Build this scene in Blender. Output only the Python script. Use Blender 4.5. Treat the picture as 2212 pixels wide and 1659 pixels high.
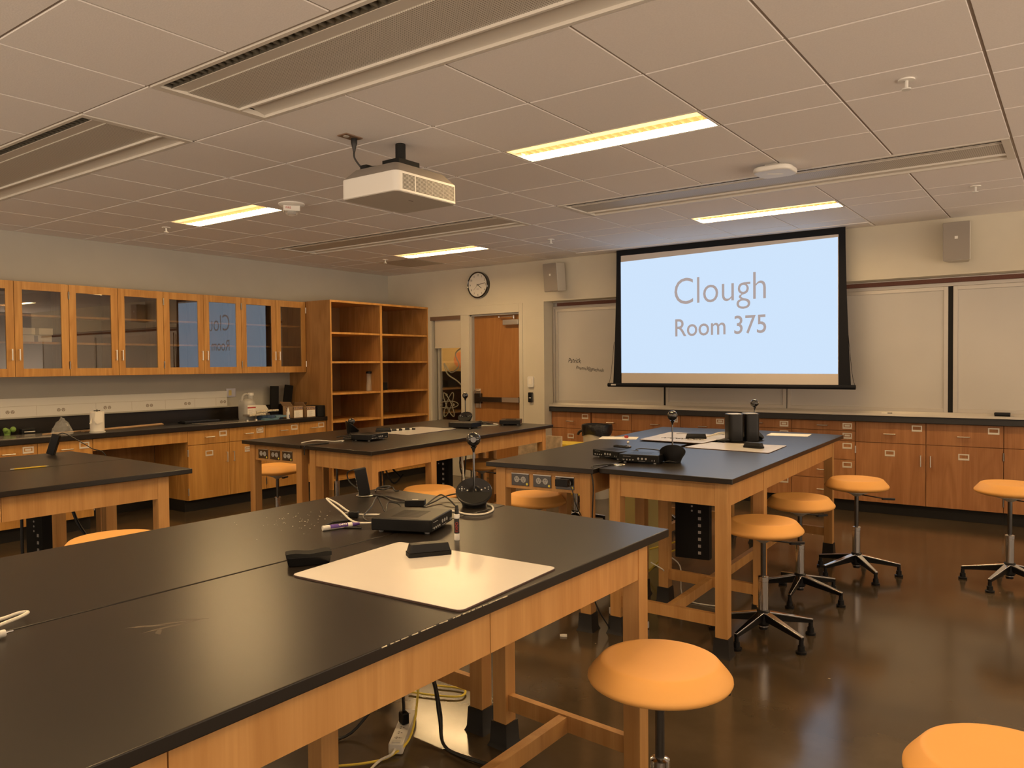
import bpy, bmesh, math, random
from mathutils import Vector, Matrix
random.seed(7)
PI = math.pi
for o in list(bpy.data.objects): bpy.data.objects.remove(o)
SC = bpy.context.scene
COL = SC.collection

# ---------------------------------------------------------------- camera, world, exposure
CAMH = 1.455
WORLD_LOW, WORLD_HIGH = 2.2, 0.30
cd = bpy.data.cameras.new('camera'); cam = bpy.data.objects.new('camera', cd); COL.objects.link(cam)
cd.sensor_fit = 'HORIZONTAL'; cd.sensor_width = 36.0
cd.lens = 36.0 * 1689.59 / 2212.0
cd.clip_start = 0.05; cd.clip_end = 100
R = Matrix(((0.80870755, 0.58814049, -0.00910301), (0.00706, -0.02517998, -0.999658), (-0.58816856, 0.8083671, -0.02451551)))
# rows of R: camera right, down, forward in world axes
cam.matrix_world = Matrix.Translation((0, 0, CAMH)) @ Matrix((
    (R[0][0], -R[1][0], -R[2][0]), (R[0][1], -R[1][1], -R[2][1]), (R[0][2], -R[1][2], -R[2][2]))).to_4x4()
SC.camera = cam
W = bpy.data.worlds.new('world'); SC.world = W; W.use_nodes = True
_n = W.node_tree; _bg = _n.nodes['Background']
# added fill through the unbuilt sides: weak above, strong below horizon to lift ceiling
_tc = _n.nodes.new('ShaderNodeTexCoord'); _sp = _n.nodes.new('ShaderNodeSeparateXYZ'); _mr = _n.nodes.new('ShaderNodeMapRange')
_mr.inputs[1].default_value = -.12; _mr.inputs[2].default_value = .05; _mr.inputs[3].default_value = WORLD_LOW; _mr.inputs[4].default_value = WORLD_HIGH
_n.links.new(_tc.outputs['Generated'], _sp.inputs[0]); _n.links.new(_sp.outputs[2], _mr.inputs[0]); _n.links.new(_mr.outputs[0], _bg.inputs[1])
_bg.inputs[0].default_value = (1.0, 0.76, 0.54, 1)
SC.view_settings.view_transform = 'Standard'; SC.view_settings.look = 'None'
SC.view_settings.gamma = 1; SC.view_settings.use_curve_mapping = False
SC.view_settings.exposure = 0.73
LAMP_COL = (1.0, 0.66, 0.30); LAMP_W = 48.0
SCREEN_W = 0.67

# ---------------------------------------------------------------- materials
MATS = {}
def mk(name, col, rough=0.5, metal=0.0, spec=0.5, emit=None, estr=0.0, noise=0.0, nscale=8, stretch=(1, 1, 1),
       col2=None, bump=0.0, trans=0.0, coat=0.0, alpha=1.0, rnoise=0.0, detail=4.0):
    m = bpy.data.materials.new(name); m.use_nodes = True; nt = m.node_tree; b = nt.nodes['Principled BSDF']
    b.inputs['Base Color'].default_value = (*col, 1); b.inputs['Roughness'].default_value = rough
    b.inputs['Metallic'].default_value = metal; b.inputs['Specular IOR Level'].default_value = spec
    if trans: b.inputs['Transmission Weight'].default_value = trans
    if coat: b.inputs['Coat Weight'].default_value = coat; b.inputs['Coat Roughness'].default_value = 0.08
    if alpha < 1: b.inputs['Alpha'].default_value = alpha
    if emit: b.inputs['Emission Color'].default_value = (*emit, 1); b.inputs['Emission Strength'].default_value = estr
    if noise or bump or rnoise:
        tc = nt.nodes.new('ShaderNodeTexCoord'); mp = nt.nodes.new('ShaderNodeMapping')
        mp.inputs['Scale'].default_value = stretch
        nz = nt.nodes.new('ShaderNodeTexNoise'); nz.inputs['Scale'].default_value = nscale; nz.inputs['Detail'].default_value = detail
        nt.links.new(tc.outputs['Object'], mp.inputs[0]); nt.links.new(mp.outputs[0], nz.inputs[0])
        if noise:
            mx = nt.nodes.new('ShaderNodeMix'); mx.data_type = 'RGBA'
            c2 = col2 or tuple(c * (1 - noise) for c in col)
            mx.inputs[6].default_value = (*col, 1); mx.inputs[7].default_value = (*c2, 1)
            rp = nt.nodes.new('ShaderNodeValToRGB'); rp.color_ramp.elements[0].position = 0.35; rp.color_ramp.elements[1].position = 0.68
            nt.links.new(nz.outputs[0], rp.inputs[0]); nt.links.new(rp.outputs[0], mx.inputs[0]); nt.links.new(mx.outputs[2], b.inputs['Base Color'])
        if bump:
            bp = nt.nodes.new('ShaderNodeBump'); bp.inputs['Strength'].default_value = bump; bp.inputs['Distance'].default_value = 0.01
            nt.links.new(nz.outputs[0], bp.inputs['Height']); nt.links.new(bp.outputs[0], b.inputs['Normal'])
        if rnoise:
            mr = nt.nodes.new('ShaderNodeMapRange'); mr.inputs[1].default_value = 0.3; mr.inputs[2].default_value = 0.7
            mr.inputs[3].default_value = rough - rnoise; mr.inputs[4].default_value = rough + rnoise
            nt.links.new(nz.outputs[0], mr.inputs[0]); nt.links.new(mr.outputs[0], b.inputs['Roughness'])
    MATS[name] = m; return m

def wood(name, c1, c2, rough=0.45, grain='z', cathedral=True):
    """veneer: fine pores drawn out along the grain plus a broad figure"""
    m = bpy.data.materials.new(name); m.use_nodes = True; nt = m.node_tree; b = nt.nodes['Principled BSDF']
    N = nt.nodes.new; L = nt.links.new
    tc = N('ShaderNodeTexCoord')
    s = {'z': (1, 1, .035), 'x': (.035, 1, 1), 'y': (1, .035, 1)}[grain]
    s2 = {'z': (1, 1, .12), 'x': (.12, 1, 1), 'y': (1, .12, 1)}[grain]
    mp = N('ShaderNodeMapping'); mp.inputs['Scale'].default_value = s
    mp2 = N('ShaderNodeMapping'); mp2.inputs['Scale'].default_value = s2
    L(tc.outputs['Object'], mp.inputs[0]); L(tc.outputs['Object'], mp2.inputs[0])
    n1 = N('ShaderNodeTexNoise'); n1.inputs['Scale'].default_value = 130; n1.inputs['Detail'].default_value = 3
    n2 = N('ShaderNodeTexNoise'); n2.inputs['Scale'].default_value = 6; n2.inputs['Detail'].default_value = 2; n2.inputs['Distortion'].default_value = .6
    L(mp.outputs[0], n1.inputs[0]); L(mp2.outputs[0], n2.inputs[0])
    w = N('ShaderNodeMath'); w.operation = 'MULTIPLY'; w.inputs[1].default_value = 9
    L(n2.outputs[0], w.inputs[0]); fr = N('ShaderNodeMath'); fr.operation = 'PINGPONG'; fr.inputs[1].default_value = 1
    L(w.outputs[0], fr.inputs[0])
    ad = N('ShaderNodeMath'); ad.operation = 'MULTIPLY_ADD'; ad.inputs[1].default_value = .45
    L(fr.outputs[0], ad.inputs[0]); 
    h = N('ShaderNodeMath'); h.operation = 'MULTIPLY'; h.inputs[1].default_value = .65; L(n1.outputs[0], h.inputs[0]); L(h.outputs[0], ad.inputs[2])
    mx = N('ShaderNodeMix'); mx.data_type = 'RGBA'; mx.inputs[6].default_value = (*c1, 1); mx.inputs[7].default_value = (*c2, 1)
    rp = N('ShaderNodeValToRGB'); rp.color_ramp.elements[0].position = .2; rp.color_ramp.elements[1].position = .85
    L(ad.outputs[0], rp.inputs[0]); L(rp.outputs[0], mx.inputs[0]); L(mx.outputs[2], b.inputs['Base Color'])
    b.inputs['Roughness'].default_value = rough; b.inputs['Specular IOR Level'].default_value = .4
    MATS[name] = m; return m

mk('wall', (.64, .60, .50), .85, noise=.05, nscale=3, bump=.02)
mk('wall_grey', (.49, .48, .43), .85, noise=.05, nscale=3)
mk('jamb', (.42, .41, .38), .7)
mk('tile', (.83, .80, .79), .9, noise=.05, nscale=160, bump=.08)
mk('grid', (.34, .29, .25), .6)
mk('beam_metal', (.66, .63, .58), .5)
mk('louvre_dark', (.10, .09, .07), .6)
mk('baffle_glow', (.85, .55, .30), .4, emit=(1, .42, .14), estr=.45)  # lamp light on the louvre put in as its own orange glow
mk('lamp_strip', (.9, .8, .6), .5, emit=LAMP_COL, estr=LAMP_W)
mk('lamp_strip_dim', (.9, .8, .6), .5, emit=(1, .60, .20), estr=1.3)  # yellow glow of the lit reflector put in as weak emission
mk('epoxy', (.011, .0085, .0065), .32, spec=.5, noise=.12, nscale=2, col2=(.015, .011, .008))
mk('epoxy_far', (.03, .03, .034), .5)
mk('black_base', (.012, .011, .010), .6)
mk('boot', (.012, .011, .011), .5)
wood('table_wood', (.60, .335, .125), (.47, .24, .078))
wood('rail_wood', (.56, .32, .13), (.42, .23, .085), grain='x')
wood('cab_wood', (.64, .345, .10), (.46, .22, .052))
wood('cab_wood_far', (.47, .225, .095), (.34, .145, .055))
wood('case_wood', (.47, .25, .09), (.33, .16, .05))
wood('door_wood', (.42, .20, .065), (.35, .155, .048), rough=.4)
mk('case_shaded', (.24, .12, .045), .6, noise=.15, nscale=5, stretch=(1, 1, .1))  # darker than the case wood: interior shade put into the colour
mk('seat', (.90, .47, .135), .52, spec=.35, noise=.04, nscale=4)
mk('chrome', (.75, .75, .76), .14, metal=1)
mk('steel', (.80, .78, .73), .34, metal=1)
mk('gunmetal', (.12, .115, .11), .25, metal=.9)
mk('holder', (.85, .80, .70), .4, metal=.4)
mk('plate_grey', (.55, .52, .48), .35, metal=.8)
mk('black_plastic', (.007, .007, .008), .34, spec=.35)
mk('black_gloss', (.010, .010, .011), .07, spec=.7, coat=.6)
mk('black_matte', (.012, .012, .012), .7, spec=.25)
mk('button', (.45, .45, .45), .4)
mk('white_plastic', (.78, .77, .74), .45)
mk('grey_plastic', (.50, .48, .44), .5)
mk('light_grey', (.66, .66, .64), .45)
mk('white_board', (.76, .73, .70), .24, spec=.5, noise=.03, nscale=1.5)
mk('wall_board', (.58, .56, .53), .28, noise=.10, nscale=1.2, detail=2)
mk('board_frame', (.55, .52, .48), .4, metal=.3)
mk('board_edge', (.10, .06, .05), .5)
mk('cork', (.20, .085, .06), .8, noise=.3, nscale=200)
mk('paper', (.86, .83, .76), .8)
mk('cardboard', (.50, .33, .18), .8, noise=.1, nscale=6)
mk('ink_blue', (.05, .06, .16), .6)
mk('ink', (.03, .03, .03), .6)
mk('red', (.45, .04, .03), .5)
mk('yellow', (.85, .62, .06), .45)
mk('pale_yellow', (.72, .60, .22), .55)
mk('yellow_dot', (.9, .75, .1), .5)
mk('purple', (.12, .06, .32), .4)
mk('blue_box', (.05, .10, .20), .5)
mk('light_blue', (.14, .26, .34), .5)
mk('foil', (.75, .68, .52), .5, noise=.5, nscale=60)
mk('cable_white', (.74, .71, .64), .5)
mk('cable_black', (.012, .012, .012), .45)
mk('cable_yellow', (.85, .66, .08), .5)
mk('clear_plastic', (.85, .85, .82), .12, alpha=.20)
mk('jug', (.50, .50, .48), .3, alpha=.88)
def glass_mat(name, tint, fac):
    m = bpy.data.materials.new(name); m.use_nodes = True; nt = m.node_tree; nt.nodes.clear(); N = nt.nodes.new
    o = N('ShaderNodeOutputMaterial'); mx = N('ShaderNodeMixShader'); tr = N('ShaderNodeBsdfTransparent'); gl = N('ShaderNodeBsdfGlossy')
    tr.inputs[0].default_value = (*tint, 1); gl.inputs['Roughness'].default_value = .0; gl.inputs[0].default_value = (1, 1, 1, 1)
    fr = N('ShaderNodeFresnel'); fr.inputs[0].default_value = 1.5; ad = N('ShaderNodeMath'); ad.operation = 'MULTIPLY_ADD'; ad.inputs[1].default_value = 1.3; ad.inputs[2].default_value = fac
    nt.links.new(fr.outputs[0], ad.inputs[0]); nt.links.new(ad.outputs[0], mx.inputs[0]); nt.links.new(tr.outputs[0], mx.inputs[1]); nt.links.new(gl.outputs[0], mx.inputs[2]); nt.links.new(mx.outputs[0], o.inputs[0])
    MATS[name] = m
glass_mat('glass', (.84, .82, .78), .045)
glass_mat('window_glass', (.92, .92, .90), .0)
mk('frosted', (.40, .38, .30), .7, alpha=.6)
mk('screen_black', (.012, .013, .017), .8, spec=.15)
mk('screen_white', (.62, .57, .53), .8)
mk('projected', (.0, .0, .0), .9, spec=0, emit=(.56, .70, .88), estr=SCREEN_W)
mk('projected_text', (.0, .0, .0), .9, spec=0, emit=(.46, .38, .36), estr=.56)
mk('blind', (.66, .60, .49), .8)
mk('brown_trim', (.19, .12, .08), .5)
mk('corridor_yellow', (.80, .50, .14), .7)
mk('orange', (.85, .25, .03), .5)
mk('green_light', (.0, .3, .05), .5, emit=(.05, 1, .25), estr=3)
mk('clock_face', (.80, .78, .72), .4)
mk('speaker_cloth', (.30, .27, .24), .7)
mk('speaker_side', (.55, .52, .46), .5)
mk('marble', (.72, .58, .40), .5, noise=.35, nscale=18)
mk('bag', (.010, .010, .012), .35, bump=.4, nscale=30)
mk('steel_sheet', (.35, .32, .28), .18, metal=.4)
mk('green', (.22, .38, .08), .6)

# perforated grey panel of the chilled beams
def perforated():
    m = bpy.data.materials.new('perforated'); m.use_nodes = True; nt = m.node_tree; b = nt.nodes['Principled BSDF']
    N = nt.nodes.new; L = nt.links.new
    tc = N('ShaderNodeTexCoord'); sp = N('ShaderNodeSeparateXYZ'); L(tc.outputs['Object'], sp.inputs[0])
    outs = []
    for i in (0, 1):
        a = N('ShaderNodeMath'); a.operation = 'MULTIPLY'; a.inputs[1].default_value = 1 / .011; L(sp.outputs[i], a.inputs[0])
        f = N('ShaderNodeMath'); f.operation = 'FRACT'; L(a.outputs[0], f.inputs[0])
        s = N('ShaderNodeMath'); s.operation = 'SUBTRACT'; s.inputs[1].default_value = .5; L(f.outputs[0], s.inputs[0])
        q = N('ShaderNodeMath'); q.operation = 'POWER'; q.inputs[1].default_value = 2; L(s.outputs[0], q.inputs[0]); outs.append(q)
    ad = N('ShaderNodeMath'); ad.operation = 'ADD'; L(outs[0].outputs[0], ad.inputs[0]); L(outs[1].outputs[0], ad.inputs[1])
    lt = N('ShaderNodeMath'); lt.operation = 'LESS_THAN'; lt.inputs[1].default_value = .070; L(ad.outputs[0], lt.inputs[0])
    mx = N('ShaderNodeMix'); mx.data_type = 'RGBA'; mx.inputs[6].default_value = (.56, .53, .48, 1); mx.inputs[7].default_value = (.19, .17, .14, 1)
    L(lt.outputs[0], mx.inputs[0]); L(mx.outputs[2], b.inputs['Base Color']); b.inputs['Roughness'].default_value = .5
    MATS['perforated'] = m
perforated()

# polished concrete floor: mottled brown with scattered pale specks
def floor_mat():
    m = bpy.data.materials.new('floor'); m.use_nodes = True; nt = m.node_tree; b = nt.nodes['Principled BSDF']
    N = nt.nodes.new; L = nt.links.new
    tc = N('ShaderNodeTexCoord')
    n1 = N('ShaderNodeTexNoise'); n1.inputs['Scale'].default_value = 1.3; n1.inputs['Detail'].default_value = 8; n1.inputs['Roughness'].default_value = .6
    L(tc.outputs['Object'], n1.inputs[0])
    rp = N('ShaderNodeValToRGB'); rp.color_ramp.elements[0].position = .3; rp.color_ramp.elements[1].position = .72
    rp.color_ramp.elements[0].color = (.050, .036, .022, 1); rp.color_ramp.elements[1].color = (.112, .082, .050, 1)
    L(n1.outputs[0], rp.inputs[0])
    v = N('ShaderNodeTexVoronoi'); v.inputs['Scale'].default_value = 5.5; L(tc.outputs['Object'], v.inputs[0])
    lt = N('ShaderNodeMath'); lt.operation = 'LESS_THAN'; lt.inputs[1].default_value = .035; L(v.outputs['Distance'], lt.inputs[0])
    sp = N('ShaderNodeSeparateColor'); L(v.outputs['Color'], sp.inputs[0])
    g = N('ShaderNodeMath'); g.operation = 'GREATER_THAN'; g.inputs[1].default_value = .62; L(sp.outputs[0], g.inputs[0])
    mu = N('ShaderNodeMath'); mu.operation = 'MULTIPLY'; L(lt.outputs[0], mu.inputs[0]); L(g.outputs[0], mu.inputs[1])
    mx = N('ShaderNodeMix'); mx.data_type = 'RGBA'; L(mu.outputs[0], mx.inputs[0]); L(rp.outputs[0], mx.inputs[6]); mx.inputs[7].default_value = (.34, .28, .19, 1)
    L(mx.outputs[2], b.inputs['Base Color'])
    n2 = N('ShaderNodeTexNoise'); n2.inputs['Scale'].default_value = 3; n2.inputs['Detail'].default_value = 5; L(tc.outputs['Object'], n2.inputs[0])
    mr = N('ShaderNodeMapRange'); mr.inputs[3].default_value = .10; mr.inputs[4].default_value = .20; L(n2.outputs[0], mr.inputs[0]); L(mr.outputs[0], b.inputs['Roughness'])
    b.inputs['Specular IOR Level'].default_value = .55
    MATS['floor'] = m
floor_mat()

# ---------------------------------------------------------------- mesh helpers
class MB:
    def __init__(s): s.bm = bmesh.new()
    def box(s, x0, x1, y0, y1, z0, z1, M=None):
        P = [(x, y, z) for x in (x0, x1) for y in (y0, y1) for z in (z0, z1)]
        return s.hexa(P, M)
    def hexa(s, P, M=None):
        v = [s.bm.verts.new(M @ Vector(p) if M else p) for p in P]
        for f in ((0, 1, 3, 2), (4, 6, 7, 5), (0, 4, 5, 1), (2, 3, 7, 6), (0, 2, 6, 4), (1, 5, 7, 3)):
            s.bm.faces.new([v[i] for i in f])
        return s
    def lathe(s, prof, n=32, M=None, cap=True, sm=True):
        rings = []
        for r, z in prof:
            ring = []
            for k in range(n):
                a = 2 * PI * k / n; p = Vector((r * math.cos(a), r * math.sin(a), z))
                ring.append(s.bm.verts.new(M @ p if M else p))
            rings.append(ring)
        for a, b in zip(rings, rings[1:]):
            for k in range(n):
                f = s.bm.faces.new((a[k], a[(k + 1) % n], b[(k + 1) % n], b[k])); f.smooth = sm
        if cap:
            s.bm.faces.new(rings[0][::-1]); s.bm.faces.new(rings[-1])
        return s
    def cyl(s, r, z0, z1, n=24, M=None, r2=None): return s.lathe([(r, z0), (r2 if r2 is not None else r, z1)], n, M)
    def rod(s, a, b, r, n=12, r2=None):
        a = Vector(a); b = Vector(b); d = b - a
        M = Matrix.Translation(a) @ d.to_track_quat('Z', 'Y').to_matrix().to_4x4()
        return s.cyl(r, 0, d.length, n, M, r2)
    def tube(s, pts, r, n=8, sub=6, closed=False):
        P = [Vector(p) for p in pts]; path = []
        m = len(P)
        for i in range(m - 1):
            p0 = P[max(i - 1, 0)]; p1 = P[i]; p2 = P[i + 1]; p3 = P[min(i + 2, m - 1)]
            for k in range(sub):
                t = k / sub
                path.append(.5 * ((2 * p1) + (p2 - p0) * t + (2 * p0 - 5 * p1 + 4 * p2 - p3) * t * t + (3 * p1 - p0 - 3 * p2 + p3) * t ** 3))
        path.append(P[-1]); rings = []
        up = Vector((0, 0, 1)); prev = None
        for i, p in enumerate(path):
            d = (path[min(i + 1, len(path) - 1)] - path[max(i - 1, 0)]).normalized()
            x = d.cross(up)
            if x.length < 1e-3: x = prev or Vector((1, 0, 0))
            x.normalize()
            if prev is not None and x.dot(prev) < 0: x = -x
            prev = x; y = d.cross(x)
            rings.append([s.bm.verts.new(p + r * (math.cos(2 * PI * k / n) * x + math.sin(2 * PI * k / n) * y)) for k in range(n)])
        for a, b in zip(rings, rings[1:]):
            for k in range(n):
                f = s.bm.faces.new((a[k], a[(k + 1) % n], b[(k + 1) % n], b[k])); f.smooth = True
        s.bm.faces.new(rings[0][::-1]); s.bm.faces.new(rings[-1])
        return s
    def prism(s, poly, z0, z1, M=None):
        a = [s.bm.verts.new(M @ Vector((x, y, z0)) if M else (x, y, z0)) for x, y in poly]
        b = [s.bm.verts.new(M @ Vector((x, y, z1)) if M else (x, y, z1)) for x, y in poly]
        n = len(poly)
        s.bm.faces.new(a[::-1]); s.bm.faces.new(b)
        for k in range(n): s.bm.faces.new((a[k], a[(k + 1) % n], b[(k + 1) % n], b[k]))
        return s
    def sphere(s, r, c=(0, 0, 0), u=24, v=14):
        g = bmesh.ops.create_uvsphere(s.bm, u_segments=u, v_segments=v, radius=r, matrix=Matrix.Translation(c))
        for ve in g['verts']:
            for f in ve.link_faces: f.smooth = True
        return s
    def obj(s, name, mat, parent=None, bev=0, world=True, fix=True):
        if parent is not None and world:
            o = parent
            sh = Vector((0, 0, 0))
            while o is not None: sh += o.location; o = o.parent
            bmesh.ops.translate(s.bm, verts=s.bm.verts, vec=-sh)
        if fix: bmesh.ops.recalc_face_normals(s.bm, faces=s.bm.faces)
        me = bpy.data.meshes.new(name); s.bm.to_mesh(me); s.bm.free()
        for p_ in me.polygons: p_.use_smooth = True
        me.set_sharp_from_angle(angle=math.radians(38))
        me.materials.append(MATS[mat] if isinstance(mat, str) else mat)
        ob = bpy.data.objects.new(name, me); COL.objects.link(ob)
        if parent is not None: ob.parent = parent
        if bev:
            md = ob.modifiers.new('bevel', 'BEVEL'); md.width = bev; md.segments = 2; md.limit_method = 'ANGLE'; md.angle_limit = math.radians(40); md.harden_normals = True
        return ob

def T(o, label, cat, group=None):
    o['label'] = label; o['category'] = cat
    if group: o['group'] = group
    return o
def thing(name, label, cat, loc=(0, 0, 0), rz=0, group=None):
    o = bpy.data.objects.new(name, None); COL.objects.link(o); o.location = loc; o.rotation_euler = (0, 0, rz)
    o.empty_display_size = .05
    return T(o, label, cat, group)
def struct(o): o['kind'] = 'structure'; return o
def bx(name, mat, parent, x0, x1, y0, y1, z0, z1, bev=0, world=True):
    return MB().box(x0, x1, y0, y1, z0, z1).obj(name, mat, parent, bev, world)
def dup(root, loc, rz, label, group=None):
    r = root.copy(); COL.objects.link(r); r.location = loc; r.rotation_euler = (0, 0, rz); r['label'] = label
    if group: r['group'] = group
    for ch in list(root.children):
        c = ch.copy(); COL.objects.link(c); c.parent = r
        for g in list(ch.children):
            d = g.copy(); COL.objects.link(d); d.parent = c
    return r
def fmat(o, xd, yd, zd):
    return Matrix(((xd[0], yd[0], zd[0], o[0]), (xd[1], yd[1], zd[1], o[1]), (xd[2], yd[2], zd[2], o[2]), (0, 0, 0, 1)))
def FW(x, y, z): return fmat((x, y, z), (1, 0, 0), (0, 0, 1), (0, -1, 0))      # faces the camera side of the far wall
def LW(x, y, z): return fmat((x, y, z), (0, 1, 0), (0, 0, 1), (1, 0, 0))       # faces out of the left wall
def text(name, s, size, mat, parent, M, ext=.0006, off=0.0, align='LEFT', sx=1.0, shear=0.0, world=True, space=1.0):
    c = bpy.data.curves.new(name, 'FONT'); c.body = s; c.size = size; c.extrude = ext; c.offset = off; c.align_x = align
    c.shear = shear; c.resolution_u = 4; c.space_character = space
    t = bpy.data.objects.new('t', c); COL.objects.link(t)
    dg = bpy.context.evaluated_depsgraph_get(); me = bpy.data.meshes.new_from_object(t.evaluated_get(dg)); bpy.data.objects.remove(t)
    b = MB(); b.bm.from_mesh(me)
    bmesh.ops.transform(b.bm, matrix=M @ Matrix.Diagonal((sx, 1, 1, 1)), verts=b.bm.verts)
    return b.obj(name, mat, parent, world=world, fix=False)
def rr(w, h, r, n=5, cx=0, cy=0):
    P = []
    for (sx, sy, a0) in ((1, 1, 0), (-1, 1, 90), (-1, -1, 180), (1, -1, 270)):
        for k in range(n + 1):
            a = math.radians(a0 + 90 * k / n)
            P.append((cx + sx * (w / 2 - r) + r * math.cos(a), cy + sy * (h / 2 - r) + r * math.sin(a)))
    return P

# ---------------------------------------------------------------- room shell
CEIL = 2.711; XL = -7.87; YF = 7.88; XR = 3.94; YB = -2.98
struct(bx('floor', 'floor', None, XL - 2.4, XR, YB, 10.4, -.05, 0))
struct(bx('wall_left', 'wall_grey', None, XL - .12, XL, YB, YF, 0, CEIL + .1))
w = MB()
w.box(XL - .12, -7.13, YF, YF + .12, 0, CEIL + .1)
w.box(-7.13, -5.585, YF, YF + .12, 2.135, CEIL + .1)
w.box(-5.585, -5.25, YF, YF + .62, 0, CEIL + .1)
w.box(-5.25, XR, YF, YF + .62, 2.215, CEIL + .1)
w.box(-5.25, XR, YF + .5, YF + .62, 0, 2.215)
w.box(-7.13, -6.41, YF, YF + .12, 0, .10)
struct(w.obj('wall_far', 'wall'))
# corridor behind the door
struct(bx('wall_corridor', 'corridor_yellow', None, XL - 2.4, -3.9, 9.9, 10.0, 0, CEIL))
struct(bx('ceiling_corridor', 'tile', None, XL - 2.4, -3.9, 8.51, 10.0, CEIL, CEIL + .05))

# suspended ceiling: every tile bevelled in its grid, holes where beams, lamps and grille sit
def xi(i):
    x = -.3276 + .61 * i
    return x + (max(0, -4 - x)) * .03
XS = [XL] + [xi(i) for i in range(-12, 8)]; XS[-1] = XR
YS = [YB, -2.372, -1.762, -1.457, -.847, -.237, .373, .983, 1.288, 1.898, 2.508, 3.118, 3.728, 4.033, 4.643, 5.253, 5.82, 6.43, 6.735, 7.345, YF]
BEAMS = [(xi(-5), xi(0), 1.898, 2.508), (xi(-11), xi(-6), 1.898, 2.508), (xi(-5), xi(0), 5.253, 5.82), (xi(-11), xi(-6), 5.253, 5.82)]
LAMPS = [(xi(a), xi(a + 2), y, y + .305) for y in (6.43, 3.728, .983, -1.762) for a in (-4, -10, 2)]
GR = (xi(-11), xi(-10), 6.735, 7.345)
def inhole(x, y):
    return any(a < x < b and c < y < d for a, b, c, d in BEAMS + LAMPS + [GR])
ce = MB(); g = .0040
for a, b in zip(XS, XS[1:]):
    for c, d in zip(YS, YS[1:]):
        if inhole((a + b) / 2, (c + d) / 2): continue
        P = []
        for x, y, z in ((a + g, c + g, 0), (a + g, c + g, 1), (a + g, d - g, 0), (a + g, d - g, 1), (b - g, c + g, 0), (b - g, c + g, 1), (b - g, d - g, 0), (b - g, d - g, 1)):
            if z == 0:
                x += .0035 if x < (a + b) / 2 else -.0035; y += .0035 if y < (c + d) / 2 else -.0035
            P.append((x, y, CEIL if z == 0 else CEIL + .010))
        ce.hexa(P)
struct(ce.obj('ceiling', 'tile'))
gm = MB()
for x in XS[1:-1]: 
    for c, d in zip(YS, YS[1:]):
        if inhole(x - .02, (c + d) / 2) and inhole(x + .02, (c + d) / 2): continue
        gm.box(x - .012, x + .012, c, d, CEIL + .005, CEIL + .03)
for y in YS[1:-1]:
    for a, b in zip(XS, XS[1:]):
        if inhole((a + b) / 2, y - .02) and inhole((a + b) / 2, y + .02): continue
        gm.box(a, b, y - .012, y + .012, CEIL + .0051, CEIL + .0301)
struct(gm.obj('trim_1', 'grid'))
struct(bx('ceiling_deck', 'tile', None, XL - .12, XR, YB, YF, CEIL + .25, CEIL + .30))

# ceiling lamps
for (a, b, c, d), lb in zip(LAMPS, [
        'lit recessed ceiling light just in front of the projection screen', 'lit recessed ceiling light nearest the round wall clock',
        'lit ceiling light near the whiteboard beyond the right edge',
        'largest lit ceiling light, right of the projector', 'lit ceiling light beside the round fire alarm', 'lit ceiling light in the middle row by the right side',
        'lit ceiling light over the front table near the camera', 'lit ceiling light over the left tables, out of view', 'lit ceiling light right of the camera',
        'lit ceiling light behind the camera, centre', 'lit ceiling light behind the camera, left', 'lit ceiling light behind the camera, right']):
    t = thing('ceiling_light', lb, 'light', ((a + b) / 2, (c + d) / 2, CEIL), group='recessed ceiling lights')
    e = .006
    m = MB(); m.box(a + e, b - e, c + e, c + .014, CEIL - .001, CEIL + .02); m.box(a + e, b - e, d - .014, d - e, CEIL - .001, CEIL + .02)
    m.box(a + e, a + .016, c + .014, d - .014, CEIL - .001, CEIL + .02); m.box(b - .016, b - e, c + .014, d - .014, CEIL - .001, CEIL + .02)
    m.box(a + e, b - e, c + e, d - e, CEIL + .085, CEIL + .09)
    m.obj('housing', 'beam_metal', t)
    for y0, y1 in ((c + .016, c + .108), (d - .108, d - .016)):
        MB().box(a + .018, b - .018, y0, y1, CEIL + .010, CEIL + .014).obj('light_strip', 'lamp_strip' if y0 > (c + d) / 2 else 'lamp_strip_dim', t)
    m = MB(); ym = (c + d) / 2
    m.box(a + .03, b - .03, ym - .043, ym - .040, CEIL + .012, CEIL + .05); m.box(a + .03, b - .03, ym + .040, ym + .043, CEIL + .012, CEIL + .05)
    k = a + .06
    while k < b - .04:
        m.box(k, k + .003, ym - .040, ym + .040, CEIL + .006, CEIL + .05); k += .05
    m.box(a + .03, b - .03, ym - .043, ym + .043, CEIL + .05, CEIL + .054)
    m.obj('louvre', 'baffle_glow', t)

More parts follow.
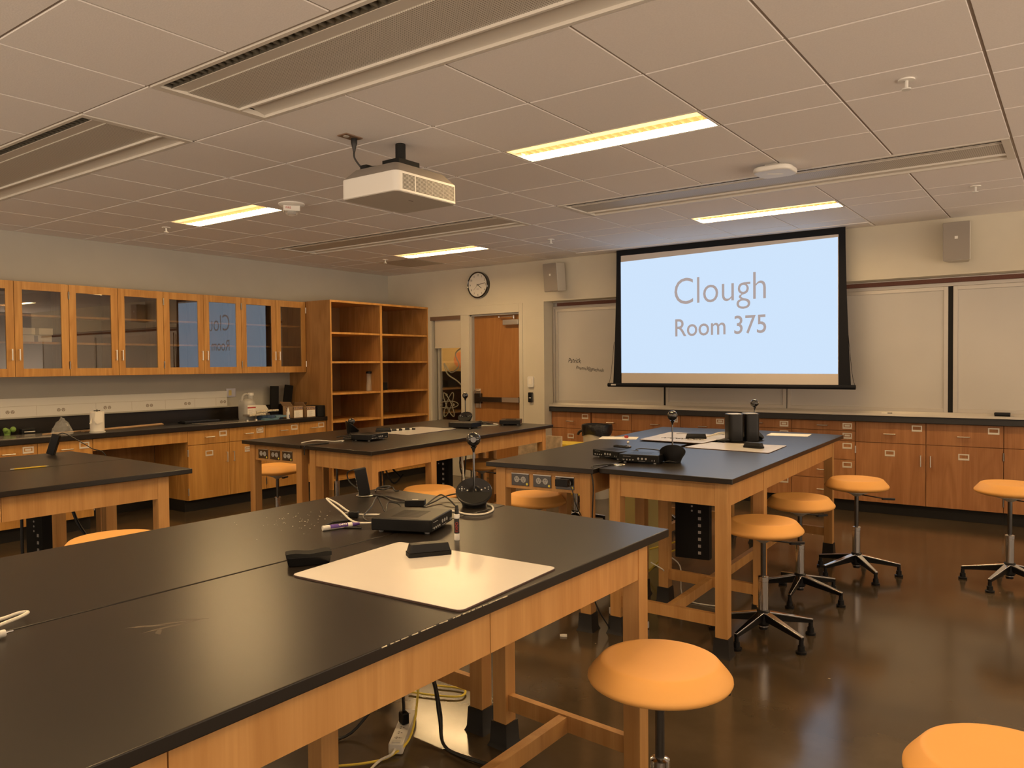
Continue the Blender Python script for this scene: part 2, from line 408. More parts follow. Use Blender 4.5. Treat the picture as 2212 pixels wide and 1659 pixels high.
# chilled beams
for (a, b, c, d), lb in zip(BEAMS, [
        'long perforated air beam in the ceiling nearest the camera, at the top', 'perforated air beam in the ceiling at the left edge',
        'long perforated air beam just in front of the projection screen', 'perforated air beam in the ceiling between the projector and the far left corner']):
    t = thing('air_beam', lb, 'ceiling vent', ((a + b) / 2, (c + d) / 2, CEIL), group='perforated ceiling air beams')
    h = CEIL; D = d - c
    m = MB(); e = .008
    m.box(a + e, b - e, c + e, c + .028, h - .004, h + .02); m.box(a + e, b - e, d - .028, d - e, h - .004, h + .02)
    m.box(a + e, a + .05, c + .028, d - .028, h - .004, h + .02); m.box(b - .05, b - e, c + .028, d - .028, h - .004, h + .02)
    m.box(a + e, b - e, c + e, d - e, h + .12, h + .125)
    m.obj('frame', 'beam_metal', t)
    m = MB(); y0 = c + .030
    m.box(a + .05, b - .05, y0, y0 + .055, h + .06, h + .062); m.box(a + .05, b - .05, y0 + .053, y0 + .055, h + .004, h + .06)
    k = a + .06
    while k < b - .05:
        m.box(k, k + .004, y0, y0 + .053, h + .004, h + .06); k += .045
    m.obj('air_slot', 'louvre_dark', t)
    m = MB(); x0, x1 = a + .05, b - .05; q = D * .27
    m.hexa([(x, c + yy, h + z) for x in (x0, x1) for yy, z in ((.086, .002), (.086, .008), (q, .012), (q, .018))])
    m.hexa([(x, d - yy, h + z) for x in (x0, x1) for yy, z in ((.028, .010), (.028, .016), (q - .02, .035), (q - .02, .041))])
    m.box(x0, x1, d - q - .012, d - q, h - .006, h + .012); m.box(x0, x1, d - q - .001, d - q + .001, h - .004, h + .04)
    m.obj('blade', 'beam_metal', t)
    bx('perforated_panel', 'perforated', t, x0, x1, c + q, d - q, h + .006, h + .012)

t = T(MB().box(GR[0] + .01, GR[1] - .01, GR[2] + .01, GR[3] - .01, CEIL - .002, CEIL + .01).obj('return_grille', 'perforated'), 'square grey return air grille in the ceiling near the far left corner', 'ceiling vent')

# ceiling fittings
def sprinkler(x, y, lb):
    t = thing('sprinkler_head', lb, 'sprinkler', (x, y, CEIL), group='ceiling sprinkler heads')
    MB().cyl(.035, -.006, 0).obj('escutcheon', 'white_plastic', t, world=False)
    m = MB().cyl(.008, -.04, -.006, 12); m.cyl(.02, -.046, -.04, 16); m.obj('deflector', 'light_grey', t, world=False)
    return t
sprinkler(-.639, 3.89, 'white sprinkler head in the upper right ceiling, largest of its kind')
sprinkler(-.624, 6.551, 'sprinkler head in the ceiling before the right wall speaker')
sprinkler(-4.314, 6.615, 'sprinkler head in the ceiling left of the projection screen')
sprinkler(-6.62, 3.868, 'sprinkler head in the ceiling left of the fire alarm light')
sprinkler(-6.65, 6.62, 'sprinkler head beside the square ceiling grille')
t = thing('fire_alarm', 'white round ceiling fire alarm with clear strobe, lettered FIRE', 'fire alarm', (-4.925, 3.906, CEIL))
MB().lathe([(.098, 0), (.1, -.008), (.085, -.02), (.055, -.024)][::-1], 32).obj('base', 'white_plastic', t, world=False)
MB().box(-.062, .062, -.045, .045, -.062, -.02, Matrix.Rotation(.9, 4, 'Z')).obj('housing', 'white_plastic', t, bev=.004, world=False)
MB().lathe([(.004, -.098), (.03, -.092), (.048, -.078), (.052, -.062)], 12).obj('strobe_lens', 'clear_plastic', t, world=False)
MB().box(-.03, .03, -.012, .012, -.082, -.062, Matrix.Rotation(.9, 4, 'Z')).obj('reflector', 'chrome', t, world=False)
Mf = Matrix.Rotation(.9, 4, 'Z') @ fmat((-.045, -.0455, -.047), (1, 0, 0), (0, 0, 1), (0, -1, 0))
text('lettering', 'FIRE', .022, 'red', t, Mf, world=False)
t = thing('wireless_access_point', 'white rounded wireless access point hanging under the ceiling', 'access point', (-1.585, 5.05, CEIL))
MB().box(-.05, .05, -.05, .05, -.02, 0).obj('bracket', 'grey_plastic', t, world=False)
MB().prism(rr(.24, .24, .07), -.055, -.02).obj('body', 'white_plastic', t, bev=.012, world=False)
MB().box(-.05, .05, -.003, .003, -.0565, -.0545, Matrix.Rotation(.62, 4, 'Z')).obj('light_bar', 'paper', t, world=False)

# projector
PC = (-3.098, 3.205)
t = thing('projector', 'white ceiling projector with grey grille and black mount', 'projector', (PC[0], PC[1], CEIL))
x0, x1, y0, y1, zb, zt = -3.312, -2.884, 2.960, 3.453, 2.372, 2.480
MB().prism(rr(x1 - x0, y1 - y0, .035, 6, PC[0], (y0 + y1) / 2), zb, zt).obj('body', 'white_plastic', t, bev=.004)
MB().prism(rr(x1 - x0 - .012, y1 - y0 - .012, .03, 6, PC[0], (y0 + y1) / 2), zb - .002, zb + .002).obj('underside', 'grey_plastic', t)
m = MB()
cyp = (y0 + y1) / 2; V = []
for w_, h_, zz in ((x1 - x0 - .006, y1 - y0 - .006, zt), (x1 - x0 - .10, y1 - y0 - .10, zt + .055), (x1 - x0 - .14, y1 - y0 - .14, zt + .062)):
    V.append([m.bm.verts.new((x, y, zz)) for x, y in rr(w_, h_, .03, 6, PC[0], cyp)])
for A, B in zip(V, V[1:]):
    for k in range(len(A)): m.bm.faces.new((A[k], A[(k + 1) % len(A)], B[(k + 1) % len(A)], B[k]))
m.bm.faces.new(V[-1]); m.obj('top_cover', 'speaker_cloth', t)
m = MB()
for z0 in [zb + .014 + k * .0068 for k in range(12)]:
    m.box(x1 - .004, x1 + .0015, y0 + .045, y1 - .03, z0, z0 + .0042)
for yy in [y0 + .045 + k * .05 for k in range(9)]:
    pass
m.obj('vent_slots', 'louvre_dark', t)
m = MB()
for k in range(10):
    yy = y0 + .043 + k * (y1 - y0 - .075) / 9; m.box(x1 - .004, x1 + .0022, yy, yy + (.008 if k == 2 else .0012), zb + .012, zb + .096)
m.obj('vent_ribs', 'white_plastic', t)
m = MB(); [m.box(-3.02, -3.012, 3.19 + k * .009, 3.196 + k * .009, zb - .0026, zb - .0019) for k in range(4)]; m.obj('badge', 'louvre_dark', t)
m = MB(); m.cyl(.029, 2.60, CEIL, 20, Matrix.Translation((PC[0] - .03, PC[1] + .04, 0))); m.box(-3.19, -3.06, 3.16, 3.33, 2.525, 2.61)
m.box(-3.25, -2.98, 3.09, 3.36, 2.505, 2.53); m.box(-3.22, -3.17, 3.02, 3.12, 2.53, 2.56)
m.obj('ceiling_mount', 'black_matte', t, bev=.004)
t2 = thing('ceiling_outlet', 'brown ceiling outlet plate with a black plug above the projector', 'outlet', (-3.24, 2.97, CEIL))
MB().box(-.035, .035, -.06, .06, -.006, 0).obj('plate', 'brown_trim', t2, world=False)
MB().cyl(.017, -.008, -.006, 16, Matrix.Translation((0, -.028, 0))).obj('socket', 'grey_plastic', t2, world=False)
m = MB(); m.lathe([(.007, -.075), (.012, -.05), (.017, -.03), (.017, -.006)], 14, Matrix.Translation((0, .028, 0)))
m.obj('plug', 'black_plastic', t2, world=False)
m = MB().tube([(-3.24, 2.998, 2.64), (-3.24, 3.0, 2.6), (-3.22, 3.03, 2.55), (-3.21, 3.06, 2.52), (-3.26, 3.1, 2.50), (-3.27, 3.16, 2.51), (-3.2, 3.2, 2.54)], .005)
m.tube([(-3.24, 3.06, 2.53), (-3.30, 3.09, 2.52), (-3.30, 3.15, 2.5), (-3.2, 3.16, 2.54), (-3.12, 3.09, 2.55), (-3.21, 3.04, 2.545), (-3.25, 3.13, 2.53), (-3.16, 3.2, 2.55)], .006)
T(m.obj('power_cable', 'cable_black'), 'black power cable looping from the ceiling outlet to the projector', 'cable')

# ---------------------------------------------------------------- far wall: door, sidelight, clock
t = struct(bpy.data.objects.new('door_1', None)); COL.objects.link(t); t.location = (-6.0, 7.98, 0)
m = MB(); yf = 7.868
m.box(-7.13, -7.08, yf, 8.0, 0, 2.105); m.box(-6.55, -6.41, yf, 8.0, 0, 2.105)
m.box(-5.615, -5.56, yf, 8.0, 0, 2.215); m.box(-7.13, -5.615, yf, 8.0, 2.105, 2.215)
m.box(-7.08, -6.55, yf, 8.0, 0, .55)
struct(m.obj('trim_2', 'wall', None, bev=.004))
m = MB(); m.box(-6.41, -6.385, 7.90, 8.0, 0, 2.105); m.box(-5.63, -5.615, 7.90, 8.0, 0, 2.105); m.box(-6.41, -5.615, 7.90, 8.0, 2.085, 2.105)
m.obj('door_frame', 'jamb', t)
bx('door_leaf', 'door_wood', t, -6.383, -5.632, 7.955, 7.995, .01, 2.083)
m = MB(); m.box(-6.32, -5.64, 7.89, 7.93, .985, 1.045); m.box(-6.36, -6.26, 7.905, 7.955, .96, 1.09); m.box(-5.68, -5.64, 7.93, 7.955, .98, 1.05)
m.obj('push_bar', 'gunmetal', t, bev=.004)
bx('bar_end', 'steel', t, -5.90, -5.64, 7.886, 7.893, .985, 1.045)
m = MB(); m.box(-6.365, -6.285, 7.945, 7.957, .90, 1.15); m.rod((-6.33, 7.89, 1.12), (-6.33, 7.96, 1.12), .018); m.rod((-6.33, 7.90, 1.12), (-6.25, 7.90, 1.12), .01)
m.obj('door_handle', 'steel', t, bev=.003)
bx('door_closer', 'steel', t, -5.88, -5.64, 7.89, 7.955, 1.955, 2.02, bev=.004)
m = MB(); m.box(-5.95, -5.70, 7.90, 7.915, 2.055, 2.065); m.rod((-5.72, 7.91, 2.03), (-5.72, 7.91, 2.07), .014); m.rod((-5.95, 7.91, 2.05), (-5.95, 7.91, 2.07), .012)
m.obj('closer_arm', 'chrome', t)
# sidelight
t = struct(bpy.data.objects.new('window_1', None)); COL.objects.link(t); t.location = (-6.81, 7.95, .55)
m = MB(); m.box(-7.08, -7.045, 7.90, 8.0, .55, 2.105); m.box(-6.565, -6.55, 7.90, 8.0, .55, 2.105); m.box(-7.0, -6.99, 7.93, 7.99, .55, 2.1); m.box(-7.045, -6.565, 7.93, 8.0, .55, .60)
m.obj('window_frame', 'jamb', t)
bx('pane', 'window_glass', t, -7.045, -6.565, 7.965, 7.971, .60, 2.105)
t = thing('roller_blind', 'cream roller blind half lowered over the narrow window beside the door', 'blind', (-6.81, 7.9, 2.0))
bx('headbox', 'brown_trim', t, -7.11, -6.555, 7.872, 7.925, 2.055, 2.125)
bx('blind_cloth', 'blind', t, -7.02, -6.57, 7.90, 7.903, 1.69, 2.06)
bx('bottom_bar', 'blind', t, -7.02, -6.57, 7.896, 7.907, 1.685, 1.70)
# decal of looping orbits etched on the glass
m = MB(); cx, cz = -6.845, .93
for k in range(3):
    a = math.radians(62 + 60 * k)
    pts = []
    for j in range(25):
        q = 2 * PI * j / 24; ex, ez = .165 * math.cos(q), .042 * math.sin(q)
        pts.append((cx + ex * math.cos(a) - ez * math.sin(a), 7.9635, cz + 1.1 * (ex * math.sin(a) + ez * math.cos(a))))
    m.tube(pts, .0065, 4, 2)
for px_, pz_ in ((-6.88, 1.06), (-6.76, .93), (-6.90, .89)): m.cyl(.018, 0, .002, 14, FW(px_, 7.964, pz_))
T(m.obj('window_decal', 'frosted'), 'pale etched decal of crossing orbits on the glass beside the door', 'decal')
m = MB(); m.tube([(-6.63, 7.9635, 1.68), (-6.72, 7.9635, 1.60), (-6.66, 7.9635, 1.45), (-6.80, 7.9635, 1.36), (-6.92, 7.9635, 1.48), (-6.86, 7.9635, 1.34), (-6.70, 7.9635, 1.25), (-6.60, 7.9635, 1.18)], .010, 4)
T(m.obj('window_decal', 'frosted'), 'large curved etched decal higher up on the glass beside the door', 'decal')
# corridor contents
T(MB().cyl(.13, 0, .01, 40, fmat((-8.24, 9.888, 1.545), (1, 0, 0), (0, 0, 1), (0, -1, 0))).obj('wall_disc', 'orange'), 'round orange disc on the yellow corridor wall', 'wall sign')
t = thing('cabinet', 'tall black machine standing in the corridor beyond the glass', 'cabinet', (-8.25, 9.5, 0))
bx('body', 'black_matte', t, -8.62, -8.13, 9.25, 9.85, 0, 1.36, bev=.01)
bx('lower_unit', 'black_gloss', t, -8.5, -7.98, 9.0, 9.25, 0, .95, bev=.01)
bx('status_light', 'green_light', t, -8.135, -8.115, 9.23, 9.25, 1.04, 1.14)
bx('handle', 'steel', t, -8.42, -8.26, 9.235, 9.25, 1.30, 1.312)
bx('side_box', 'black_plastic', t, -7.99, -7.93, 9.78, 9.86, 1.08, 1.17)
t = thing('office_chair', 'black office chair low behind the corridor glass', 'chair', (-7.98, 9.2, 0))
bx('seat', 'black_matte', t, -8.1, -7.72, 9.3, 9.7, .48, .55, bev=.03)
bx('backrest', 'black_matte', t, -7.74, -7.69, 9.32, 9.68, .62, .95, bev=.02)
m = MB(); m.rod((-7.9, 9.5, .08), (-7.9, 9.5, .48), .025)
for k in range(5): m.rod((-7.9, 9.5, .1), (-7.9 + .26 * math.cos(k * 1.2566), 9.5 + .26 * math.sin(k * 1.2566), .04), .014)
m.obj('base', 'gunmetal', t)
m = MB().rod((-8.02, 9.32, .7), (-7.74, 9.36, .72), .012); m.rod((-7.76, 9.66, .7), (-7.76, 9.5, .6), .012); m.obj('armrest', 'black_plastic', t)
t = thing('corridor_fill_lamp', 'added unseen lamp brightening the corridor behind the door', 'light', (-7.2, 9.2, CEIL))
MB().cyl(.2, -.03, 0, 32).obj('diffuser', mk('corridor_fill_glow', (.9, .8, .6), .5, emit=(1, .72, .42), estr=12), t, world=False)  # unseen lamp, added so the corridor wall and contents get light

# clock
t = thing('wall_clock', 'round black-rimmed wall clock with plain numerals above the door', 'clock', (-6.232, 7.88, 2.478))
MC = FW(-6.232, 7.88, 2.478)
MB().lathe([(.152, 0), (.168, .0), (.168, .045), (.160, .052), (.152, .048), (.150, .040)], 56, MC, cap=False).obj('rim', 'black_gloss', t)
MB().cyl(.153, .0, .036, 56, MC).obj('face', 'clock_face', t)
for k in range(1, 13):
    a = math.radians(90 - 30 * k); s = .034
    text('numeral', str(k), .036, 'ink', t, FW(-6.232 + .124 * math.cos(a), 7.8432, 2.478 + .124 * math.sin(a) - .0125), align='CENTER', ext=.0004, sx=.9)
def hand(name, ang, ln, wd, y, mat='ink'):
    a = math.radians(90 - ang); M = FW(-6.232, y, 2.478) @ Matrix.Rotation(a, 4, 'Z')
    MB().box(-.02, ln, -wd / 2, wd / 2, 0, .001, M).obj(name, mat, t)
hand('hour_hand', 127, .075, .007, 7.841); hand('minute_hand', 80, .118, .006, 7.8395); hand('second_hand', 226, .09, .002, 7.838)
bx('maker_mark', 'ink', t, -6.254, -6.210, 7.8426, 7.8432, 2.4225, 2.4275)
# wall controls
t = thing('light_switch', 'white rounded wall control right of the door', 'switch', (-5.443, 7.88, 1.245))
MB().prism(rr(.088, .135, .02), 0, .022, FW(-5.443, 7.88, 1.245)).obj('cover', 'white_plastic', t, bev=.004)
MB().prism(rr(.045, .07, .008), .022, .025, FW(-5.443, 7.88, 1.25)).obj('rocker', 'paper', t)
t = thing('card_reader', 'small black wall card reader below the white control', 'card reader', (-5.443, 7.88, 1.055))
MB().prism(rr(.062, .125, .012), 0, .028, FW(-5.443, 7.88, 1.055)).obj('cover', 'black_gloss', t, bev=.004)
MB().prism(rr(.03, .012, .004), .028, .0295, FW(-5.443, 7.88, 1.05)).obj('label_strip', 'light_grey', t)

# wall speakers
def speaker(cx, cy, cz, rz, lb):
    t = thing('wall_speaker', lb, 'speaker', (cx, cy, cz), rz, group='grey wall speakers')
    m = MB(); P = [(-.105, 0), (.105, 0), (.075, .19), (-.075, .19)]
    m.prism([(x, y) for x, y in P], -.165, .165); m.obj('cabinet', 'speaker_side', t, bev=.008, world=False)
    bx('grille', 'speaker_cloth', t, -.10, .10, -.006, 0.0, -.16, .16, bev=.003, world=False)
    bx('badge', 'white_plastic', t, -.012, .012, -.008, -.006, -.012 + .03, .012 + .03, world=False)
    m = MB(); m.box(-.03, .03, .19, .215, -.07, .07); m.obj('bracket', 'white_plastic', t, world=False)
    return t
s1 = speaker(-5.01, 7.665, 2.47, 0, 'small grey wall speaker between the clock and the screen')
s1.rotation_euler = (math.radians(5), 0, math.radians(-6))
s2 = speaker(-.868, 7.66, 2.478, 0, 'grey wall speaker high on the wall right of the screen')

# ---------------------------------------------------------------- projection screen
t = thing('projection_screen', 'large lit projection screen in a black border hanging before the whiteboards', 'projection screen', (-2.95, 7.7, CEIL))
Y = 7.70
m = MB()
m.prism([(-4.160, 1.235), (-4.105, 1.235), (-4.105, 2.642), (-4.160, 2.70)], 0, .004, FW(0, Y + .004, 0))
ctrl = []
for k in range(13):
    s = k / 12; z = 1.235 + s * (2.70 - 1.235)
    ctrl.append((z, .050 * (1 - s) ** 1.6))
for side in (-1, 1):
    e = -4.160 if side < 0 else -1.772; i_ = -4.110 if side < 0 else -1.832
    pl = [(e + side * w_, z) for z, w_ in ctrl] + [(i_, 2.70), (i_, 1.235)]
    if side > 0: pl = pl
    m.prism(pl, 0, .004, FW(0, Y + .005, 0))
m.prism([(-4.160, 2.633), (-1.772, 2.633), (-1.772, 2.709), (-4.160, 2.709)], 0, .004, FW(0, Y + .0055, 0))
m.obj('border', 'screen_black', t)
bx('screen_cloth', 'screen_white', t, -4.112, -1.833, Y, Y + .002, 1.237, 2.642)
m = MB(); v = [m.bm.verts.new(p) for p in ((-4.106, Y - .0012, 1.355), (-1.836, Y - .0012, 1.342), (-1.838, Y - .0012, 2.616), (-4.106, Y - .0012, 2.574))]
m.bm.faces.new(v); img = m.obj('projected_image', 'projected', t, fix=False)
def ttext(s, size, x, z, x1, off):
    tm = text('projected_lettering', s, size, 'projected_text', img, FW(x, Y - .0022, z), ext=.0003, off=off, space=1.0)
    xs = [v.co.x for v in tm.data.vertices]; w0 = min(xs); w1 = max(xs); L = Vector(t.location) + img.location
    k = (x1 - x) / (w1 - w0)
    for v_ in tm.data.vertices: v_.co.x = (v_.co.x - w0) * k + (x - L.x)
    return tm
def fit(tm, z0, z1):
    zs = [v.co.z for v in tm.data.vertices]; a, b = min(zs), max(zs); L = t.location.z + img.location.z
    for v_ in tm.data.vertices: v_.co.z = (v_.co.z - a) / (b - a) * (z1 - z0) + z0 - L
    # slight upward slope of the projected keystone
a1 = ttext('Clough', .33, -3.472, 2.04, -2.508, -.0025); fit(a1, 1.985, 2.345)
a2 = ttext('Room 375', .24, -3.465, 1.73, -2.505, .0012); fit(a2, 1.735, 1.92)
for v_ in list(a1.data.vertices) + list(a2.data.vertices):
    v_.co.z += (v_.co.x + t.location.x + 3.47) * .012
MB().rod((-4.272, Y, 1.222), (-1.682, Y, 1.218), .022, 14).obj('bottom_bar', 'screen_black', t)
bx('badge', 'light_grey', t, -4.225, -4.165, Y - .024, Y - .018, 1.216, 1.232)
bx('screen_case', 'tile', t, -4.62, -1.56, 7.60, 7.82, CEIL - .006, CEIL + .006)
m = MB(); m.tube([(-4.262, Y, 1.24), (-4.235, Y, 1.35), (-4.195, Y, 1.7)], .002, 6); m.tube([(-1.690, Y, 1.24), (-1.712, Y, 1.35), (-1.745, Y, 1.7)], .002, 6)
m.obj('tension_cord', 'screen_black', t)

# ---------------------------------------------------------------- whiteboards in the niche
BY = 8.09
def board(name, x0, x1, z0, z1, lb, fr=.035, y=BY, frm='board_frame'):
    t = thing(name, lb, 'whiteboard', ((x0 + x1) / 2, y, z0), group='wall whiteboards in the niche')
    bx('writing_surface', 'wall_board', t, x0 + fr, x1 - fr, y, y + .01, z0 + fr, z1 - fr)
    m = MB(); m.box(x0, x0 + fr, y - .012, y + .012, z0, z1); m.box(x1 - fr, x1, y - .012, y + .012, z0, z1)
    m.box(x0 + fr, x1 - fr, y - .012, y + .012, z0, z0 + fr); m.box(x0 + fr, x1 - fr, y - .012, y + .012, z1 - fr, z1)
    m.obj('frame', frm, t, bev=.002)
    return t
b1 = board('whiteboard', -5.215, -3.778, .985, 2.13, 'whiteboard left of the screen with faint handwriting')
board('whiteboard', -3.755, -2.425, .985, 2.13, 'whiteboard mostly hidden behind the left half of the projection screen')
board('whiteboard', -2.415, -.978, .985, 2.13, 'whiteboard emerging from behind the screen, up to the black gap')
board('whiteboard', -.938, 1.5, .985, 2.13, 'whiteboard right of the black vertical gap')
board('whiteboard', 1.51, 3.9, .985, 2.13, 'whiteboard beyond the right edge of the picture')
struct(bx('trim_3', 'black_matte', None, -.978, -.938, BY - .004, BY + .004, .985, 2.13))
struct(bx('trim_4', 'black_matte', None, -3.778, -3.755, BY - .004, BY + .004, .985, 2.13))
struct(bx('trim_5', 'cork', None, -5.19, XR, BY - .006, BY + .01, 2.165, 2.205))
m = MB(); m.box(-5.245, XR, BY - .02, BY + .02, 2.13, 2.163); m.box(-5.245, XR, BY - .02, BY + .02, 2.203, 2.214); m.box(-5.245, -5.218, BY - .02, BY + .02, .98, 2.13)
struct(m.obj('trim_6', 'board_frame', None, bev=.003))
struct(bx('trim_7', 'wall_board', None, -5.248, XR, BY + .02, BY + .05, .95, 2.214))
for s, x, z, sz, sh in (('Patrick', -5.04, 1.475, .085, .25), ('Pmarans3@gatech.edu', -4.93, 1.40, .056, .3)):
    tt = text('handwriting', s, sz, 'ink', b1, FW(x, BY - .001, z), off=.0002, shear=sh, ext=.0002, sx=.74)
    for v_ in tt.data.vertices: v_.co.z += -.10 * (v_.co.x + b1.location.x - x) * (1 if sz < .08 else .3) + .004 * math.sin(90 * v_.co.x)
t = thing('marker_tray', 'long pale marker tray running under the whiteboards', 'tray', (-.7, 8.03, .95))
m = MB(); m.prism([(7.965, .945), (8.088, .945), (8.088, .985), (8.07, .985), (8.06, .957), (7.985, .957), (7.97, .968)], -5.248, XR, fmat((0, 0, 0), (0, 1, 0), (0, 0, 1), (1, 0, 0)))
m.obj('tray', 'board_frame', t)
t = thing('board_eraser', 'black eraser on the marker tray right of the black gap', 'eraser', (-.552, 8.02, .957), group=None)
bx('body', 'black_plastic', t, -.612, -.492, 7.998, 8.045, .975, 1.0, bev=.006); bx('felt', 'black_matte', t, -.610, -.494, 8.0, 8.043, .957, .975)
t = thing('marker_pen', 'short marker lying on the tray below the right board', 'marker', (-1.475, 8.02, .965))
MB().rod((-1.52, 8.02, .965), (-1.47, 8.022, .965), .008).obj('barrel', 'paper', t); MB().rod((-1.47, 8.022, .965), (-1.43, 8.024, .965), .0085).obj('cap', 'ink', t)

# ---------------------------------------------------------------- cabinet parts
def pull(parent, M, ln=.10, mat='steel'):
    m = MB(); m.rod(M @ Vector((-ln / 2, 0, .028)), M @ Vector((ln / 2, 0, .028)), .0056, 8)
    m.rod(M @ Vector((-ln / 2 + .006, 0, 0)), M @ Vector((-ln / 2 + .006, 0, .028)), .004, 8); m.rod(M @ Vector((ln / 2 - .006, 0, 0)), M @ Vector((ln / 2 - .006, 0, .028)), .004, 8)
    return m.obj('handle', mat, parent)
def cardholder(parent, M, card=False):
    m = MB(); w_, h_ = .086, .056
    for a in ((-w_ / 2, w_ / 2, h_ / 2 - .010, h_ / 2), (-w_ / 2, w_ / 2, -h_ / 2, -h_ / 2 + .016), (-w_ / 2, -w_ / 2 + .010, -h_ / 2 + .016, h_ / 2 - .010), (w_ / 2 - .010, w_ / 2, -h_ / 2 + .016, h_ / 2 - .010)):
        m.box(a[0], a[1], a[2], a[3], 0, .004, M)
    if card: m.box(-.024, .024, -.006, .012, 0, .002, M)
    return m.obj('label_holder', 'holder', parent)
def hinge(parent, M):
    m = MB(); m.box(-.006, .006, -.035, .035, 0, .006, M); m.rod(M @ Vector((0, -.035, .006)), M @ Vector((0, .035, .006)), .004, 8)
    return m.obj('hinge', 'steel', parent)
def base_unit(lb, F, u0, u1, ztop, zsplit, zbot, fronts, toe, grp, wood_, dep, cards=(), name='base_cabinet'):
    """F(u,z,d): u along the wall, z height, d out of the face. fronts: list of (kind,u0,u1,z0,z1,options)"""
    o = F(0, 0, 0) @ Vector(((u0 + u1) / 2, 0, -dep / 2))
    t = thing(name, lb, 'cabinet', tuple(o), group=grp)
    G = .0025
    MB().box(u0 + .001, u1 - .001, zbot, ztop, -dep, -.02, F(0, 0, 0)).obj('body', wood_, t)
    MB().box(u0 + .001, u1 - .001, 0.0, zbot, -dep, -.075, F(0, 0, 0)).obj('plinth', 'black_base', t)
    for kind, a, b, c, d, op in fronts:
        f = MB().box(a + G, b - G, c + G, d - G, -.02, 0, F(0, 0, 0)).obj(kind, wood_, t, bev=.0012)
        if kind == 'drawer':
            pull(f, F((a + b) / 2, (c + d) / 2 - .012 * (d - c > .15), 0))
            cardholder(f, F(b - .075, d - .05, 0), 'card' in op)
        if kind == 'door':
            if 'R' in op: pull(f, F(b - .04, d - .15, 0) @ Matrix.Rotation(PI / 2, 4, 'Z'), .105); hs = a
            elif 'L' in op: pull(f, F(a + .04, d - .15, 0) @ Matrix.Rotation(PI / 2, 4, 'Z'), .105); hs = b
            else: hs = None
            if 'hold' in op: cardholder(f, F((a + b) / 2, d - .095, 0), 'card' in op)
            if hs is not None:
                for zz in (d - .075, c + .09): hinge(f, F(hs, zz, 0))
    return t
FF = lambda u, z, d: fmat((u, 8.03 - d, z), (1, 0, 0), (0, 0, 1), (0, -1, 0))
FL = lambda u, z, d: fmat((-7.21 + d, u, z), (0, 1, 0), (0, 0, 1), (1, 0, 0))
ZT, ZS, ZB = .882, .685, .115
def dd(a, b, side, *op): return [('drawer', a, b, ZS, ZT, op), ('door', a, b, ZB, ZS, (side, 'hold') + op)]
gF = 'wooden base cabinets below the whiteboards'
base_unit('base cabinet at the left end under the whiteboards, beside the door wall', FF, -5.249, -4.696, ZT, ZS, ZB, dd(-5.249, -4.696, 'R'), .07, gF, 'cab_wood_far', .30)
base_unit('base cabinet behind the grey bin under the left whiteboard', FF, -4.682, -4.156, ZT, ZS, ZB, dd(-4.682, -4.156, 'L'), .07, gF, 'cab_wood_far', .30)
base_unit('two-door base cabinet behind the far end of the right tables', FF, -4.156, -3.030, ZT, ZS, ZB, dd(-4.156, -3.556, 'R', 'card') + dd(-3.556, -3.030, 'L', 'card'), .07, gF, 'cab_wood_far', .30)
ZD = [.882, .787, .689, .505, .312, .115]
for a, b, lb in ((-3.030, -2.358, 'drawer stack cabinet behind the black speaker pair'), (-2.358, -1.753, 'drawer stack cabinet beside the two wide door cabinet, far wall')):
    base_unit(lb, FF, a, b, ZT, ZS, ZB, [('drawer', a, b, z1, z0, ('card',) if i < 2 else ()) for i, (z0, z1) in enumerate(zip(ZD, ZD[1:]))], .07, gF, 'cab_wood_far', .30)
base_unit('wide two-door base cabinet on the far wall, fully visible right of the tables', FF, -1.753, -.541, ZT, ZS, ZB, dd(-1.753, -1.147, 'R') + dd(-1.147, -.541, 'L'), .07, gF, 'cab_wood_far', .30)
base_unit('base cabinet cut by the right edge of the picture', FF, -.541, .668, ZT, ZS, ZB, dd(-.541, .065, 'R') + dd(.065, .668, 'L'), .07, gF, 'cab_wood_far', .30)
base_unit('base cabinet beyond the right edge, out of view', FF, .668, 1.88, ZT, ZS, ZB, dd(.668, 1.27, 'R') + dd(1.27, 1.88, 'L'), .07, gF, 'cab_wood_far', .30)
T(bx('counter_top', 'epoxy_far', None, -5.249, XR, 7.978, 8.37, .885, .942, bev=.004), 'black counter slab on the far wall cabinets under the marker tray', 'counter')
gL = 'wooden base cabinets along the left wall'
ZT, ZS, ZB = .820, .675, .120
base_unit('left wall base cabinet at the picture edge with two drawers', FL, 2.54, 3.468, ZT, ZS, ZB, dd(2.54, 3.007, 'R', 'card') + dd(3.007, 3.468, 'L'), .07, gL, 'cab_wood', .62)
base_unit('left wall base cabinet outside the left edge of view', FL, 1.6, 2.54, ZT, ZS, ZB, dd(1.6, 2.07, 'R') + dd(2.07, 2.54, 'L'), .07, gL, 'cab_wood', .62)
base_unit('left wall base cabinet right of the open knee space', FL, 4.395, 5.32, ZT, ZS, ZB, dd(4.395, 4.868, 'R') + dd(4.868, 5.32, 'L', 'card'), .07, gL, 'cab_wood', .62)
base_unit('left wall base cabinet next to the tall open bookcase', FL, 5.32, 6.168, ZT, ZS, ZB, dd(5.32, 5.78, 'R') + dd(5.78, 6.168, 'L'), .07, gL, 'cab_wood', .62)
t = thing('knee_space_panel', 'wooden apron and back panel of the open knee space under the counter', 'panel', (-7.5, 3.93, .1))
bx('apron', 'cab_wood', t, -7.23, -7.21, 3.470, 4.393, .712, .82); bx('back_panel', 'case_wood', t, -7.845, -7.83, 3.470, 4.393, .12, .82); bx('plinth', 'black_base', t, -7.845, -7.83, 3.470, 4.393, 0, .12)
t = thing('counter_top', 'black counter slab with upstand along the left wall', 'counter', (-7.5, 4, .83))
